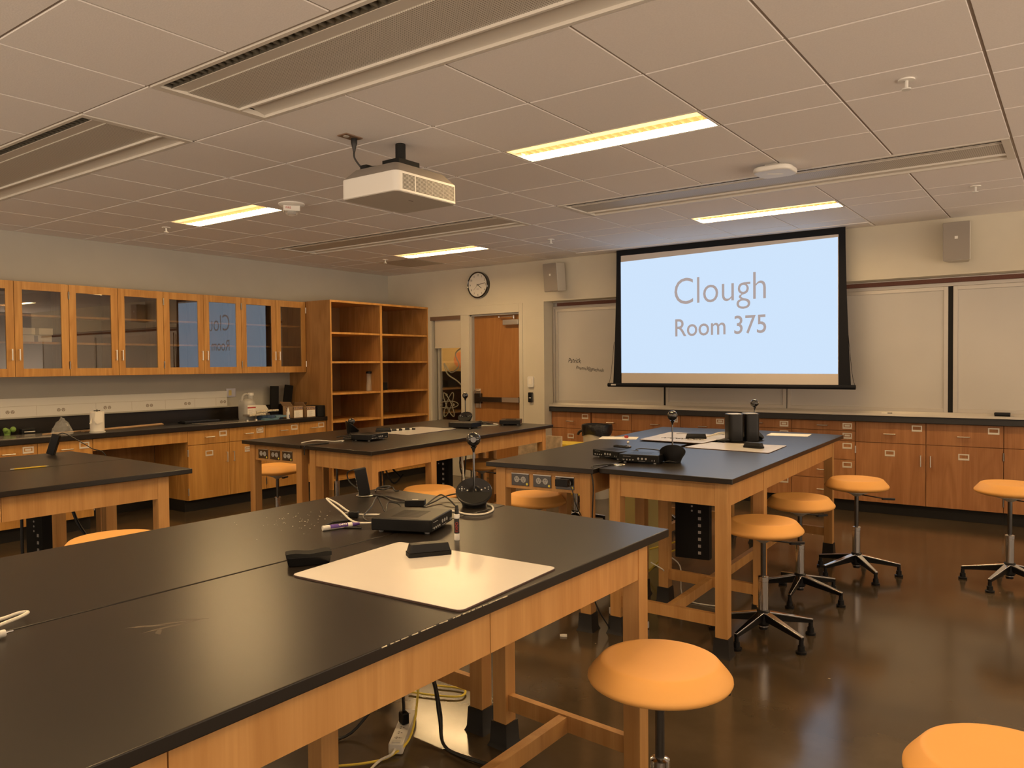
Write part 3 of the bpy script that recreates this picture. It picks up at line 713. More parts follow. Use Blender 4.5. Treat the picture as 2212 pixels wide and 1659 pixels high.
bx('slab', 'epoxy', t, XL, -7.185, 1.6, 6.170, .823, .868, bev=.003)
bx('upstand', 'epoxy', t, XL, -7.845, 1.6, 6.170, .868, 1.005, bev=.002)
struct(bx('baseboard_left', 'black_base', None, XL, XL + .01, YB, 1.6, 0, .1))

# wall raceway with sockets
t = thing('cable_raceway', 'long cream metal raceway with sockets above the left counter', 'raceway', (-7.84, 3.4, 1.02))
bx('channel', 'light_grey', t, XL, -7.822, 1.2, 5.262, 1.018, 1.19, bev=.002)
m = MB()
for yy in (1.5, 2.1, 2.7, 3.26, 3.80, 4.16, 4.52, 4.86, 5.12): m.box(-7.823, -7.8212, yy, yy + .0015, 1.025, 1.115)
m.box(-7.823, -7.8205, 1.2, 5.262, 1.116, 1.118); m.obj('cover_joints', 'grid', t)
bx('lower_strip', 'jamb', t, XL, -7.818, 1.2, 5.262, 1.006, 1.020)
for yy in (2.15, 2.6, 3.039, 3.476, 3.912, 4.347, 4.774, 5.209):
    m = MB()
    for s_ in (-.021, .021):
        m.cyl(.0165, 0, .0015, 18, LW(-7.822, yy + s_, 1.068))
    so = m.obj('socket', 'speaker_cloth', t)
    m = MB()
    for s_ in (-.021, .021):
        for dx, dz in ((-.006, .004), (.006, .004), (0, -.008)): m.box(-.0015, .0015, -.004, .004, .0012, .002, LW(-7.822, yy + s_ + dx, 1.068 + dz))
    m.obj('slots', 'paper', so)
t = thing('wall_outlet', 'steel wall outlet plate at the right end of the raceway', 'outlet', (-7.86, 5.34, 1.165))
bx('plate', 'steel', t, XL, -7.862, 5.28, 5.40, 1.115, 1.215, bev=.002); bx('socket', 'pale_yellow', t, -7.862, -7.858, 5.31, 5.345, 1.135, 1.195)

# wall cabinets with glass doors
UY = [1.62, 2.08, 2.53, 2.985, 3.443, 3.898, 4.363, 4.813, 5.275, 5.739, 6.166]
gU = 'glass-fronted wall cabinets'
XU = -7.55
ulabels = ['glass-door wall cabinet out of view past the left edge', 'glass-door wall cabinet at the left edge with white boxes', 'glass-door wall cabinet with a crumpled paper inside',
           'glass-door wall cabinet reflecting the left half of the screen', 'glass-door wall cabinet adjoining the tall bookcase']
for k in range(5):
    a, mid, b = UY[2 * k], UY[2 * k + 1], UY[2 * k + 2]
    t = thing('wall_cabinet', ulabels[k], 'cabinet', (-7.7, (a + b) / 2, 1.39), group=gU)
    z0, z1 = 1.388, 2.23
    m = MB(); m.box(XL, XU - .02, a + .001, a + .018, z0, z1); m.box(XL, XU - .02, b - .018, b - .001, z0, z1)
    m.box(XL, XU - .02, a + .018, b - .018, z0, z0 + .018); m.box(XL, XU - .02, a + .018, b - .018, z1 - .018, z1)
    m.box(XL, XU - .04, mid - .009, mid + .009, z0 + .018, z1 - .018)
    m.obj('body', 'case_wood', t)
    bx('back_panel', 'case_shaded', t, XL, XL + .008, a + .018, b - .018, z0 + .018, z1 - .018)
    for zz in (1.70, 1.945):
        bx('shelf', 'cab_wood', t, XL + .008, XU - .05, a + .018, b - .018, zz - .018, zz)
    for (p, q, side) in ((a, mid, 'R'), (mid, b, 'L')):
        m = MB(); g_ = .002; fr = .066
        m.box(XU - .02, XU, p + g_, p + fr, z0, z1); m.box(XU - .02, XU, q - fr, q - g_, z0, z1)
        m.box(XU - .02, XU, p + fr, q - fr, z0, z0 + .072); m.box(XU - .02, XU, p + fr, q - fr, z1 - .072, z1)
        d = m.obj('door', 'cab_wood', t, bev=.0015)
        ta = math.radians({4.363: -1.0, 4.813: -1.0, 5.275: -2.6}.get(p, 0)); MB().box(-.0015, .0015, -(q - p) / 2 + fr, (q - p) / 2 - fr, z0 + .072, z1 - .072, Matrix.Translation((XU - .010, (p + q) / 2, 0)) @ Matrix.Rotation(ta, 4, 'Z')).obj('pane', 'glass', d)
        h = q - .03 if side == 'R' else p + .03
        pull(d, LW(XU, h, z0 + .195) @ Matrix.Rotation(PI / 2, 4, 'Z'), .10)
        hs = p if side == 'R' else q
        for zz in (z0 + .10, z1 - .10): hinge(d, LW(XU, hs, zz))
# contents
for (yy, zz, lb) in ((3.115, 1.70, 'lower left white box in the glass wall cabinet'), (3.125, 1.765, 'upper left white box in the glass wall cabinet'),
                     (3.265, 1.70, 'lower right white box in the glass wall cabinet'), (3.275, 1.765, 'upper right white box in the glass wall cabinet')):
    T(MB().box(-7.80, -7.63, yy - .058, yy + .062, zz, zz + .062).obj('white_box', 'paper', None, bev=.004), lb, 'box', 'white boxes in the wall cabinet')
m = MB(); m.sphere(.05, (-7.68, 4.03, 1.428), 10, 7)
for v_ in m.bm.verts: v_.co += Vector((random.uniform(-.012, .012), random.uniform(-.02, .02), random.uniform(-.015, .006))); v_.co.z = max(1.4065, v_.co.z * .55 + 1.4065 * .45)
T(m.obj('crumpled_paper', 'paper'), 'crumpled white paper on the floor of a glass wall cabinet', 'paper')

# bookcase
t = thing('bookcase', 'tall open wooden bookcase with two columns of shelves in the far left corner', 'bookcase', (-7.5, 7.02, 0))
bz = 2.238; XB = -7.12
m = MB(); m.box(XL, XB, 6.172, 6.192, 0, bz); m.box(XL, XB, 6.978, 7.014, .0, bz - .02); m.box(XL, XB, 7.855, 7.875, 0, bz)
m.box(XL, XB, 6.192, 7.855, bz - .02, bz)
m.obj('case', 'case_wood', t)
m = MB(); m.box(XB, XB + .003, 6.172, 6.192, 0, bz); m.box(XB, XB + .003, 6.978, 7.014, .1, bz - .02); m.box(XB, XB + .003, 7.855, 7.875, 0, bz); m.box(XB, XB + .003, 6.192, 7.855, bz - .024, bz)
m.obj('edge_banding', 'cab_wood', t)
bx('back_panel', 'case_shaded', t, XL, XL + .01, 6.192, 7.855, .1, bz - .02)
bx('plinth', 'black_base', t, XL, XB - .06, 6.192, 7.855, 0, .1)
for zz in (1.862, 1.515, 1.14, .81, .46, .12):
    for a, b in ((6.192, 6.978), (7.014, 7.855)):
        bx('shelf', 'cab_wood', t, XL + .01, XB - .004, a, b, zz - .022, zz)
t = thing('water_bottle', 'clear plastic water bottle with a dark lid on a bookcase shelf', 'bottle', (-7.3, 6.95, 1.14))
MB().lathe([(.03, 0), (.034, .01), (.034, .09), (.028, .10), (.03, .21), (.024, .225)], 20).obj('body', 'clear_plastic', t, world=False)
MB().lathe([(.034, .222), (.036, .228), (.036, .245), (.022, .25)], 20).obj('lid', 'black_plastic', t, world=False)
t = T(bx('black_box', 'black_matte', None, -7.5, -7.38, 7.18, 7.36, 1.14, 1.24, bev=.004), 'small black box on the right bookcase shelf', 'box')

# ---------------------------------------------------------------- lab tables
TZ = .895
def table(C, lb, frames, joints, extra=(), outlets=False, name='lab_table', midrail=True):
    nl, nr, fr_, fl_ = [Vector((x, y, 0)) for x, y in C]
    Wd = (nr - nl).length; Ld = (fl_ - nl).length
    def Q(u, v, z):
        s = u / Wd; tt = v / Ld
        p = (nl * (1 - s) + nr * s) * (1 - tt) + (fl_ * (1 - s) + fr_ * s) * tt
        return (p.x, p.y, z)
    def HX(m, u0, u1, v0, v1, z0, z1): return m.hexa([Q(u, v, z) for u in (u0, u1) for v in (v0, v1) for z in (z0, z1)])
    c = (nl + fr_) / 2
    t = thing(name, lb, 'table', (c.x, c.y, 0), group='black-topped lab tables')
    HX(MB(), .0015, Wd - .0015, .0, Ld, TZ - .027, TZ).obj('table_top', 'epoxy', t, bev=.003)
    I = .042; LG = .064
    def leg(u, v):
        l = HX(MB(), u, u + LG, v, v + LG, .075, TZ - .028).obj('leg', 'table_wood', t, bev=.002)
        m = MB(); a = .006; b = .010
        P = [Q(u - a, v - a, .095), Q(u + LG + a, v - a, .095), Q(u + LG + a, v + LG + a, .095), Q(u - a, v + LG + a, .095)]
        P2 = [Q(u - b, v - b, .018), Q(u + LG + b, v - b, .018), Q(u + LG + b, v + LG + b, .018), Q(u - b, v + LG + b, .018)]
        P3 = [Q(u - b - .008, v - b - .008, .0), Q(u + LG + b + .008, v - b - .008, .0), Q(u + LG + b + .008, v + LG + b + .008, .0), Q(u - b - .008, v + LG + b + .008, .0)]
        V = [[m.bm.verts.new(p) for p in PP] for PP in (P3, P2, P)]
        for A, B in zip(V, V[1:]):
            for k in range(4): m.bm.faces.new((A[k], A[(k + 1) % 4], B[(k + 1) % 4], B[k]))
        m.bm.faces.new(V[0][::-1]); m.bm.faces.new(V[-1]); m.obj('boot', 'boot', l)
    for v in frames:
        leg(I, v); leg(Wd - I - LG, v)
        HX(MB(), I + LG, Wd - I - LG, v + .015, v + .043, .145, .205).obj('rail', 'table_wood', t)
    for (sd, v) in extra: leg(I if sd == 'l' else Wd - I - LG, v)
    v0, v1 = frames[0], frames[-1]
    if midrail: HX(MB(), Wd / 2 - .018, Wd / 2 + .018, v0 + .043, v1 + .015, .143, .200).obj('centre_rail', 'table_wood', t)
    A0, A1 = .747, .862
    js = [0.0] + list(joints) + [Ld]
    for side in (0, 1):
        u0 = I + .004 if side == 0 else Wd - I - .026
        for a, b in zip(js, js[1:]):
            aa = max(a + .0015, v0 + (LG if a == 0 else 0)); bb = min(b - .0015, v1 + (0 if b == Ld else 9))
            if bb > aa: HX(MB(), u0, u0 + .022, aa, bb, A0, A1).obj('side_apron', 'table_wood', t)
    for v, w_ in ((v0, 0), (v1, 1)):
        vv = v + (.008 if w_ == 0 else LG - .030)
        ap = HX(MB(), I + LG, Wd - I - LG, vv, vv + .022, A0, A1 - .012).obj('end_apron', 'table_wood', t)
        HX(MB(), I + LG, Wd - I - LG, vv + .004, vv + .022, A1 - .012, TZ - .028).obj('top_rail', 'table_wood', t)
        if outlets and w_ == 0:
            for k in range(3):
                uc = I + LG + .10 + k * .145
                def O(m, a0, a1, z0, z1, d0, d1): return m.hexa([Q(uc + a, vv + d, z) for a in (a0, a1) for d in (d0, d1) for z in (z0, z1)])
                pl = O(MB(), -.058, .058, .764, .835, -.006, 0).obj('outlet_plate', 'gunmetal', t, bev=.0015)
                O(MB(), -.058, .058, .831, .835, -.007, -.0055).obj('plate_edge', 'steel', pl)
                m = MB(); 
                for s_ in (-.022, .022):
                    p = Q(uc + s_, vv - .006, .800); m.cyl(.0175, 0, .0015, 18, FW(*p))
                m.box(-.008, .008, -.002, .002, 0, .0015, FW(*Q(uc, vv - .006, .8)))
                m.obj('socket', 'button', pl)
                m = MB()
                for s_ in (-.022, .022):
                    for dx, dz in ((-.006, .005), (.006, .005), (0, -.008)): m.box(-.0014, .0014, -.004, .004, .001, .0022, FW(*Q(uc + s_ + dx, vv - .006, .800 + dz)))
                m.obj('slots', 'ink', pl)
                MB().cyl(.007, 0, .0012, 14, FW(*Q(uc + .046, vv - .006, .775))).obj('yellow_dot', 'yellow_dot', pl)
    return t, Q
G1R = table([(-1.853, -.2), (-1.122, -.2), (-1.122, 2.44), (-1.853, 2.500)], 'nearest black lab table along the bottom, holding the loose whiteboard', [.06, 2.55], [.886, 1.741], [('l', 1.665)])
G1L = table([(-2.600, -.2), (-1.857, -.2), (-1.857, 2.500), (-2.600, 2.545)], 'black lab table behind the nearest one, with the ring grommet', [.06, 2.63], [.886, 1.741])
G2L = table([(-2.792, 3.570), (-2.098, 3.612), (-2.300, 6.42), (-2.992, 6.36)], 'left lab table under the screen with three outlets in its end', [.045, .80, 2.68], [.80], outlets=True)
G2R = table([(-2.092, 3.660), (-1.350, 3.651), (-1.461, 6.309), (-2.20, 6.44)], 'right lab table beside the row of three orange stools', [.045, .70, 2.56], [.765])
G3R = table([(-4.775, -.3), (-3.995, -.3), (-3.988, 2.458), (-4.775, 2.505)], 'lab table at the left edge, with a pencil on the seam', [.06, 2.62], [.9, 1.85])
G3L = table([(-5.56, -.3), (-4.780, -.3), (-4.780, 2.505), (-5.56, 2.53)], 'lab table at the far left edge carrying the upright black adapter', [.06, 2.68], [.9, 1.85])
G4L = table([(-5.209, 3.622), (-4.500, 3.612), (-4.72, 6.15), (-5.36, 6.14)], 'far left lab table with three outlets, near the left counter', [.045, .75, 2.40], [.76], outlets=True)
G4R = table([(-4.494, 3.612), (-3.747, 3.582), (-3.963, 6.097), (-4.71, 6.15)], 'far middle lab table ending before the door wall', [.045, .70, 2.40], [.76, 1.55])
t = thing('plug_adapter', 'black plug in the right outlet of the table end, with a thin lead', 'plug', (-2.27, 3.63, .8))
bx('plug', 'black_plastic', t, -2.335, -2.255, 3.60, 3.632, .785, .825, bev=.004)
MB().tube([(-2.255, 3.612, .805), (-2.225, 3.60, .78), (-2.20, 3.60, .70), (-2.20, 3.66, .62)], .003).obj('lead', 'cable_black', t)

# ---------------------------------------------------------------- stools
def make_stool():
    t = thing('lab_stool', '', 'stool', (0, 0, 0), group='orange round lab stools')
    SH = .60   # rim height of the prototype
    prof = [(.0005, .038), (.06, .039), (.12, .042), (.152, .0455), (.162, .0455), (.169, .042), (.199, .007), (.2038, .0), (.2045, -.006), (.201, -.013), (.190, -.020), (.165, -.029), (.12, -.034), (.07, -.036), (.0005, -.036)]
    MB().lathe([(r, z + SH) for r, z in prof][::-1], 56).obj('seat', 'seat', t, world=False)
    m = MB(); m.lathe([(.018, SH - .075), (.045, SH - .058), (.085, SH - .046), (.085, SH - .041)], 24); m.obj('seat_plate', 'grey_plastic', t, world=False)
    MB().cyl(.0135, .20, SH - .07, 18).obj('piston', 'gunmetal', t, world=False)
    m = MB(); m.lathe([(.026, .06), (.026, .30), (.028, .302), (.028, .325), (.018, .33)], 24); m.obj('column', 'chrome', t, world=False)
    m = MB(); m.lathe([(.022, .045), (.022, .06), (.034, .075), (.034, .145), (.030, .15)], 20); m.obj('hub', 'black_plastic', t, world=False)
    for k in range(5):
        a = 2 * PI * k / 5; M = Matrix.Rotation(a, 4, 'Z')
        m = MB()
        m.hexa([M @ Vector(p) for p in ((.02, -.020, .132), (.02, -.020, .142), (.02, .020, .132), (.02, .020, .142), (.275, -.009, .080), (.275, -.009, .088), (.275, .009, .080), (.275, .009, .088))])
        arm = m.obj('base_arm', 'chrome', t, bev=.003, world=False)
        m = MB()
        m.hexa([M @ Vector(p) for p in ((.022, -.012, .092), (.022, -.020, .132), (.022, .012, .092), (.022, .020, .132), (.274, -.007, .064), (.274, -.009, .080), (.274, .007, .064), (.274, .009, .080))])
        m.obj('arm_underside', 'black_plastic', arm, world=False)
        m = MB(); m.lathe([(.026, 0), (.027, .012), (.018, .016), (.017, .040), (.012, .042), (.011, .068)], 16, M @ Matrix.Translation((.265, 0, 0)))
        m.obj('foot_glide', 'black_plastic', t, world=False)
    m = MB(); m.rod((.0, .0, SH - .06), (.17, .03, SH - .090), .004, 8); m.prism(rr(.085, .026, .011, 4, .205, .035), SH - .100, SH - .088)
    m.obj('height_lever', 'black_plastic', t, world=False)
    return t
proto = make_stool()
STOOLS = [
    (-.966, 2.03, .578, .9, 'large foreground orange stool in front of the nearest table leg'),
    (-.125, 1.99, .556, .2, 'orange stool cut off at the bottom right corner'),
    (-1.351, 4.10, .590, .75, 'nearest of three orange stools beside the right table'),
    (-1.400, 4.94, .590, 1.0, 'middle of three orange stools beside the right table'),
    (-1.235, 5.69, .622, .35, 'farthest of three orange stools beside the right table, lever showing'),
    (-.364, 5.95, .628, .6, 'orange stool standing alone at the right edge'),
    (-2.935, 4.29, .560, 2.4, 'orange stool at the left outlet end of the screen-side tables'),
    (-3.642, 4.02, .575, .3, 'orange stool seen over the nearest table, left of the large conference camera'),
    (-4.423, 5.60, .550, 1.3, 'orange stool under the far middle table behind the camera stem'),
    (-5.634, 4.27, .572, 2.0, 'orange stool framed by the outlet end of the far left table'),
    (-3.16, 1.60, .735, 1.1, 'orange stool at the left with only the back of its seat above the table'),
    (-3.10, 6.62, .60, .5, 'stool beyond the screen-side tables, only its chrome foot visible'),
    (-3.66, 5.98, .60, .8, 'stool post seen between the outlet plug and the right table'),
    (-5.93, 5.20, .62, .8, 'stool post behind the hanging yellow cable'),
]
for i, (x, y, h, rz, lb) in enumerate(STOOLS):
    if i == 0: o = proto; o.location = (x, y, 0); o.rotation_euler = (0, 0, rz); o['label'] = lb
    else: o = dup(proto, (x, y, 0), rz, lb)
    dz = h - .60 - .010
    for ch in o.children:
        if ch.name.split('.')[0] in ('seat', 'seat_plate', 'height_lever', 'piston'): ch.location.z = dz

# ---------------------------------------------------------------- things on the tables
def conf_cam(label, loc, rz, stem=True):
    t = thing('conference_camera', label, 'conference camera', loc, rz, group='black ball-head conference cameras')
    # body: flared cup cut by a tilted disc facing -y
    n = 48; tilt = math.radians(38); m = MB(); rings = []
    def ring(r, z, k, rx=1):
        out = []
        for j in range(n):
            a = 2 * PI * j / n; x = r * math.cos(a); y = r * math.sin(a)
            out.append(m.bm.verts.new((x, y * (1 - k) + y * math.cos(tilt) * k, z + y * math.sin(tilt) * k)))
        return out
    R_ = [ring(.046, 0, 0), ring(.047, .006, .05), ring(.052, .02, .25), ring(.062, .038, .6), ring(.0715, .055, 1), ring(.0725, .060, 1), ring(.070, .063, 1)]
    for A, B in zip(R_, R_[1:]):
        for k in range(n):
            f = m.bm.faces.new((A[k], A[(k + 1) % n], B[(k + 1) % n], B[k])); f.smooth = True
    m.bm.faces.new(R_[0][::-1]); m.bm.faces.new(R_[-1])
    m.obj('base', 'black_plastic', t, world=False)
    MT = Matrix.Translation((0, 0, .0632)) @ Matrix.Rotation(tilt, 4, 'X')
    arc = [(.0685 * math.cos(a), .0685 * math.sin(a)) for a in [math.radians(-8 + k * 196 / 28) for k in range(29)]]
    MB().prism(arc, 0, .001, MT).obj('control_panel', 'black_gloss', t, world=False)
    arc = [(.0685 * math.cos(a), .0685 * math.sin(a)) for a in [math.radians(188 + k * 164 / 24) for k in range(25)]]
    MB().prism(arc, 0, .0008, MT).obj('speaker_mesh', 'speaker_mesh' if 'speaker_mesh' in MATS else 'black_matte', t, world=False)
    m = MB()
    for x, y, r in ((-.048, .008, .0035), (-.048, .018, .002), (-.048, -.002, .002), (-.058, .008, .002), (-.038, .008, .002), (-.026, .0, .0035), (.03, .002, .0035), (.044, .010, .0025), (.057, .016, .002), (.057, .004, .002)):
        m.cyl(r, .0008, .0016, 12, MT @ Matrix.Translation((x, y, 0)))
    m.obj('buttons', 'button', t, world=False)
    top = .266 if stem else .075; s0 = MT @ Vector((0, .012, 0))
    if stem:
        m = MB().rod((s0.x, s0.y, s0.z - .01), (0, s0.y, top - .04), .0042, 12); m.lathe([(.0042, top - .052), (.0065, top - .04), (.014, top - .028)], 16, Matrix.Translation((0, s0.y, 0)))
        m.obj('stem', 'black_gloss', t, world=False)
    else: top = .098
    MB().sphere(.0285, (0, s0.y, top), 32, 20).obj('camera_ball', 'black_gloss', t, world=False)
    m = MB().cyl(.011, .0245, .0295, 24, Matrix.Translation((0, s0.y, top)) @ Matrix.Rotation(PI / 2, 4, 'X')); m.obj('lens', 'gunmetal', t, world=False)
    return t
conf_cam('largest conference camera on the nearest tables, disc facing the viewer', (-1.945, 2.41, TZ), math.radians(38))
conf_cam('conference camera on the right tables seen from behind, beside two black boxes', (-1.865, 4.10, TZ), math.radians(205))
conf_cam('conference camera at the far end of the right tables, beside the tall black speakers', (-1.905, 5.62, TZ), math.radians(100))
conf_cam('conference camera on the far left tables in front of the door', (-4.83, 5.86, TZ), math.radians(20))
conf_cam('stemless conference camera with retracted ball on the far left table', (-4.93, 4.50, TZ), math.radians(150), False)

def lab_box(label, loc, rz, sz=(.225, .165, .040)):
    t = thing('interface_box', label, 'electronic box', loc, rz, group='black electronic interface boxes')
    w_, d_, h_ = sz; ft = .008
    MB().prism(rr(w_, d_, .006), ft, ft + h_).obj('housing', 'black_plastic', t, bev=.004, world=False)
    MB().box(-w_ / 2 + .004, w_ / 2 - .004, -d_ / 2 - .002, -d_ / 2 + .001, ft + .003, ft + h_ - .003).obj('front_panel', 'black_matte', t, world=False)
    m = MB(); F_ = fmat((0, -d_ / 2 - .002, ft), (1, 0, 0), (0, 0, 1), (0, -1, 0))
    for k in range(4): m.cyl(.0036, 0, .003, 12, F_ @ Matrix.Translation((-.085 + k * .018, .012, 0)))
    for k in range(3): m.cyl(.0062, 0, .0015, 14, F_ @ Matrix.Translation((0 + k * .022, .020, 0)))
    for k in range(2): m.box(.078 + k * .014, .081 + k * .014, .008, .016, 0, .001, F_)
    m.box(-.09, -.045, .030, .0315, 0, .0008, F_); m.box(-.095, -.09, .012, .014, 0, .0008, F_); m.box(.0, .04, .006, .007, 0, .0008, F_)
    m.obj('front_controls', 'button', t, world=False)
    m = MB()
    for k in range(14): m.box(-.07 + k * .009, -.0685 + k * .009, -.05, .05, ft + h_ - .0002, ft + h_ + .0003)
    m.obj('top_vents', 'black_matte', t, world=False)
    m = MB()
    for x in (-1, 1):
        for y in (-1, 1): m.cyl(.008, 0, ft, 12, Matrix.Translation((x * (w_ / 2 - .03), y * (d_ / 2 - .025), 0)))
    m.obj('feet', 'light_grey', t, world=False)
    return t
b0 = lab_box('largest black interface box on the nearest tables between the two pens', (-1.868, 1.974, TZ), math.radians(111.6), (.212, .215, .042))
lab_box('left interface box of the pair on the right tables', (-2.25, 4.14, TZ), math.radians(-18))
lab_box('interface box beside the rear-facing camera on the right tables', (-2.015, 4.035, TZ), math.radians(8), (.235, .17, .042))
lab_box('interface box with a white tag on the far left table', (-4.37, 4.16, TZ), math.radians(100), (.24, .17, .042))
lab_box('interface box near the middle of the far left tables, by the white board', (-4.47, 5.42, TZ), math.radians(188), (.24, .18, .042))
lab_box('interface box at the far end in front of the door', (-4.33, 5.93, TZ), math.radians(-60), (.23, .19, .040))

def lapboard(label, pts, z=TZ, marks=()):
    """loose dry erase board, corners in order"""
    c = sum((Vector((x, y, 0)) for x, y in pts), Vector()) / 4
    t = thing('lap_whiteboard', label, 'whiteboard', (c.x, c.y, z), group='loose whiteboards on the tables')
    P = []
    for i in range(4):
        p = Vector((*pts[i], 0)); a = (Vector((*pts[i - 1], 0)) - p).normalized(); b = (Vector((*pts[(i + 1) % 4], 0)) - p).normalized(); r = .02
        for k in range(5):
            s = k / 4; q = (p + a * r) * (1 - s) ** 2 + p * 2 * s * (1 - s) + (p + b * r) * s * s; P.append((q.x, q.y))
    MB().prism(P, z, z + .004).obj('backing', 'board_edge', t)
    Pi = [(c.x + (x - c.x) * .997, c.y + (y - c.y) * .997) for x, y in P]
    MB().prism(Pi, z + .004, z + .0052).obj('writing_surface', 'white_board', t)
    return t
lapboard('large loose whiteboard lying on the nearest table', [(-1.705, 1.33), (-1.131, 1.350), (-1.155, 1.79), (-1.738, 1.775)])
lapboard('loose whiteboard in front of the speaker pair on the right tables', [(-2.129, 4.857), (-1.547, 4.802), (-1.583, 5.288), (-2.10, 5.242)])
wb = lapboard('loose whiteboard with scribbles overlapping the other, right tables', [(-2.59, 5.12), (-2.10, 5.10), (-2.10, 5.75), (-2.66, 5.80)], TZ + .006)
lapboard('loose whiteboard on the far left tables', [(-4.80, 4.60), (-4.36, 4.57), (-4.42, 5.25), (-4.87, 5.25)])
m = MB()
for s in range(7):
    x = -2.5 + s * .045; m.tube([(x, 5.3 + .02 * (s % 3), TZ + .0118), (x + .02, 5.34, TZ + .0118), (x + .03, 5.29, TZ + .0118), (x + .045, 5.33, TZ + .0118)], .0016, 4, 3)
m.tube([(-2.55, 5.68, TZ + .0118), (-2.45, 5.72, TZ + .0118), (-2.4, 5.68, TZ + .0118), (-2.33, 5.71, TZ + .0118)], .0022, 4, 3)
m.obj('scribble', 'ink', wb)

def eraser(label, loc, rz, up=False, sc=1.0):
    t = thing('board_eraser', label, 'eraser', loc, rz, group='black dry erasers')
    a, b = .062 * sc, .023 * sc
    if not up:
        MB().prism(rr(2 * a + .004, 2 * b + .004, .006), 0, .012).obj('felt', 'black_matte', t, world=False)
        m = MB(); lo = rr(2 * a, 2 * b, .006); hi = rr(2 * a - .012, 2 * b - .010, .006)
        A = [m.bm.verts.new((x, y, .012)) for x, y in lo]; B_ = [m.bm.verts.new((x, y, .036)) for x, y in hi]
        for k in range(len(A)): m.bm.faces.new((A[k], A[(k + 1) % len(A)], B_[(k + 1) % len(A)], B_[k]))
        m.bm.faces.new(A[::-1]); m.bm.faces.new(B_); m.obj('body', 'black_plastic', t, bev=.002, world=False)
    else:
        m = MB(); lo = rr(2 * a - .012, 2 * b - .010, .006); hi = rr(2 * a, 2 * b, .006)
        A = [m.bm.verts.new((x, y, 0)) for x, y in lo]; B_ = [m.bm.verts.new((x, y, .026)) for x, y in hi]
        for k in range(len(A)): m.bm.faces.new((A[k], A[(k + 1) % len(A)], B_[(k + 1) % len(A)], B_[k]))
        m.bm.faces.new(A[::-1]); m.bm.faces.new(B_); m.obj('body', 'black_plastic', t, bev=.002, world=False)
        m = MB(); n = 10
        top = [(-a + 2 * a * k / n, .036 + .0022 * math.sin(k * .9)) for k in range(n + 1)]
        m.prism([(-a, .026)] + [(a, .026)][0:0] + top[0:0] + [(a, .026)] + top[::-1], -b, b, fmat((0, 0, 0), (1, 0, 0), (0, 0, 1), (0, -1, 0))); m.obj('felt', 'black_matte', t, world=False)
    return t
eraser('eraser lying felt up beside the large whiteboard, nearest table', (-1.768, 1.442, TZ), math.radians(55), True)
eraser('eraser standing on the large whiteboard, nearest table', (-1.545, 1.700, TZ + .005), math.radians(56))
eraser('eraser on the front whiteboard of the right tables', (-1.72, 5.03, TZ + .005), math.radians(-12))
eraser('eraser on the scribbled whiteboard of the right tables', (-2.27, 5.40, TZ + .0112), math.radians(20), sc=1.15)
eraser('eraser on the whiteboard of the far left tables', (-4.76, 4.69, TZ + .005), math.radians(40))

# pens
t = thing('marker_pen', 'white marker with a black cap standing upright by the large whiteboard', 'marker', (-1.615, 1.912, TZ))
MB().lathe([(.0085, 0), (.009, .002), (.009, .020), (.0083, .021), (.0083, .072), (.0092, .073), (.0092, .083), (.007, .084)], 20).obj('barrel', 'white_plastic', t, world=False)
m = MB()
arc = [(.0086 * math.cos(a), .0086 * math.sin(a)) for a in [math.radians(215 + k * 15) for k in range(12)]]
m.prism(arc, .022, .070); m.obj('label_band', 'ink', t, world=False)
MB().lathe([(.0068, .084), (.0068, .1), (.0055, .1015), (.005, .112)], 16).obj('cap', 'black_plastic', t, world=False)
text('lettering', 'EXPO', .013, 'red', t, Matrix.Rotation(math.radians(36), 4, 'Z') @ fmat((.0045, -.0089, .026), (0, 0, 1), (-1, 0, 0), (0, -1, 0)), world=False)
t = thing('marker_pen', 'white and purple marker lying on the nearest tables', 'marker', (-2.065, 1.82, TZ), math.radians(71))
Mx = Matrix.Translation((0, 0, .009)) @ Matrix.Rotation(PI / 2, 4, 'Y')
MB().lathe([(.0085, -.062), (.009, -.06), (.009, -.040), (.0083, -.039), (.0083, .030), (.009, .031), (.009, .044)], 20, Mx).obj('barrel', 'white_plastic', t, world=False)
MB().lathe([(.007, .044), (.007, .056), (.006, .058), (.005, .072)], 16, Mx).obj('cap', 'purple', t, world=False)
arc = [(.0086 * math.cos(a), .0086 * math.sin(a)) for a in [math.radians(100 + k * 17) for k in range(12)]]
MB().prism(arc, -.036, .028, Mx).obj('label_band', 'purple', t, world=False)
text('lettering', 'EXPO', .012, 'paper', t, fmat((.024, -.0030, .0172), (-1, 0, 0), (0, -.9, -.43), (0, -.43, .9)), world=False)
for lb, x, y, rz in (('black marker on the whiteboard of the far left tables', -4.73, 4.80, .95), ('second black marker beyond the eraser, far left tables', -4.70, 4.93, .9)):
    t = thing('marker_pen', lb, 'marker', (x, y, TZ + .005), rz); Mx2 = Matrix.Translation((0, 0, .009)) @ Matrix.Rotation(PI / 2, 4, 'Y')
    MB().cyl(.009, -.06, .03, 14, Mx2).obj('barrel', 'white_plastic', t, world=False); MB().cyl(.008, .03, .06, 14, Mx2).obj('cap', 'black_plastic', t, world=False); MB().cyl(.0093, -.03, .01, 14, Mx2).obj('label_band', 'ink', t, world=False)
t = thing('pencil', 'yellow pencil lying on the seam of the left edge table', 'pencil', (-4.80, 1.955, TZ), math.radians(86))
Mx = Matrix.Translation((0, 0, .004)) @ Matrix.Rotation(PI / 2, 4, 'Y')
MB().cyl(.0038, -.075, .085, 6, Mx).obj('shaft', 'yellow', t, world=False); MB().cyl(.004, -.095, -.075, 10, Mx).obj('ferrule', 'steel', t, world=False); MB().cyl(.0038, .085, .103, 8, Mx, .0006).obj('tip', 'foil', t, world=False)

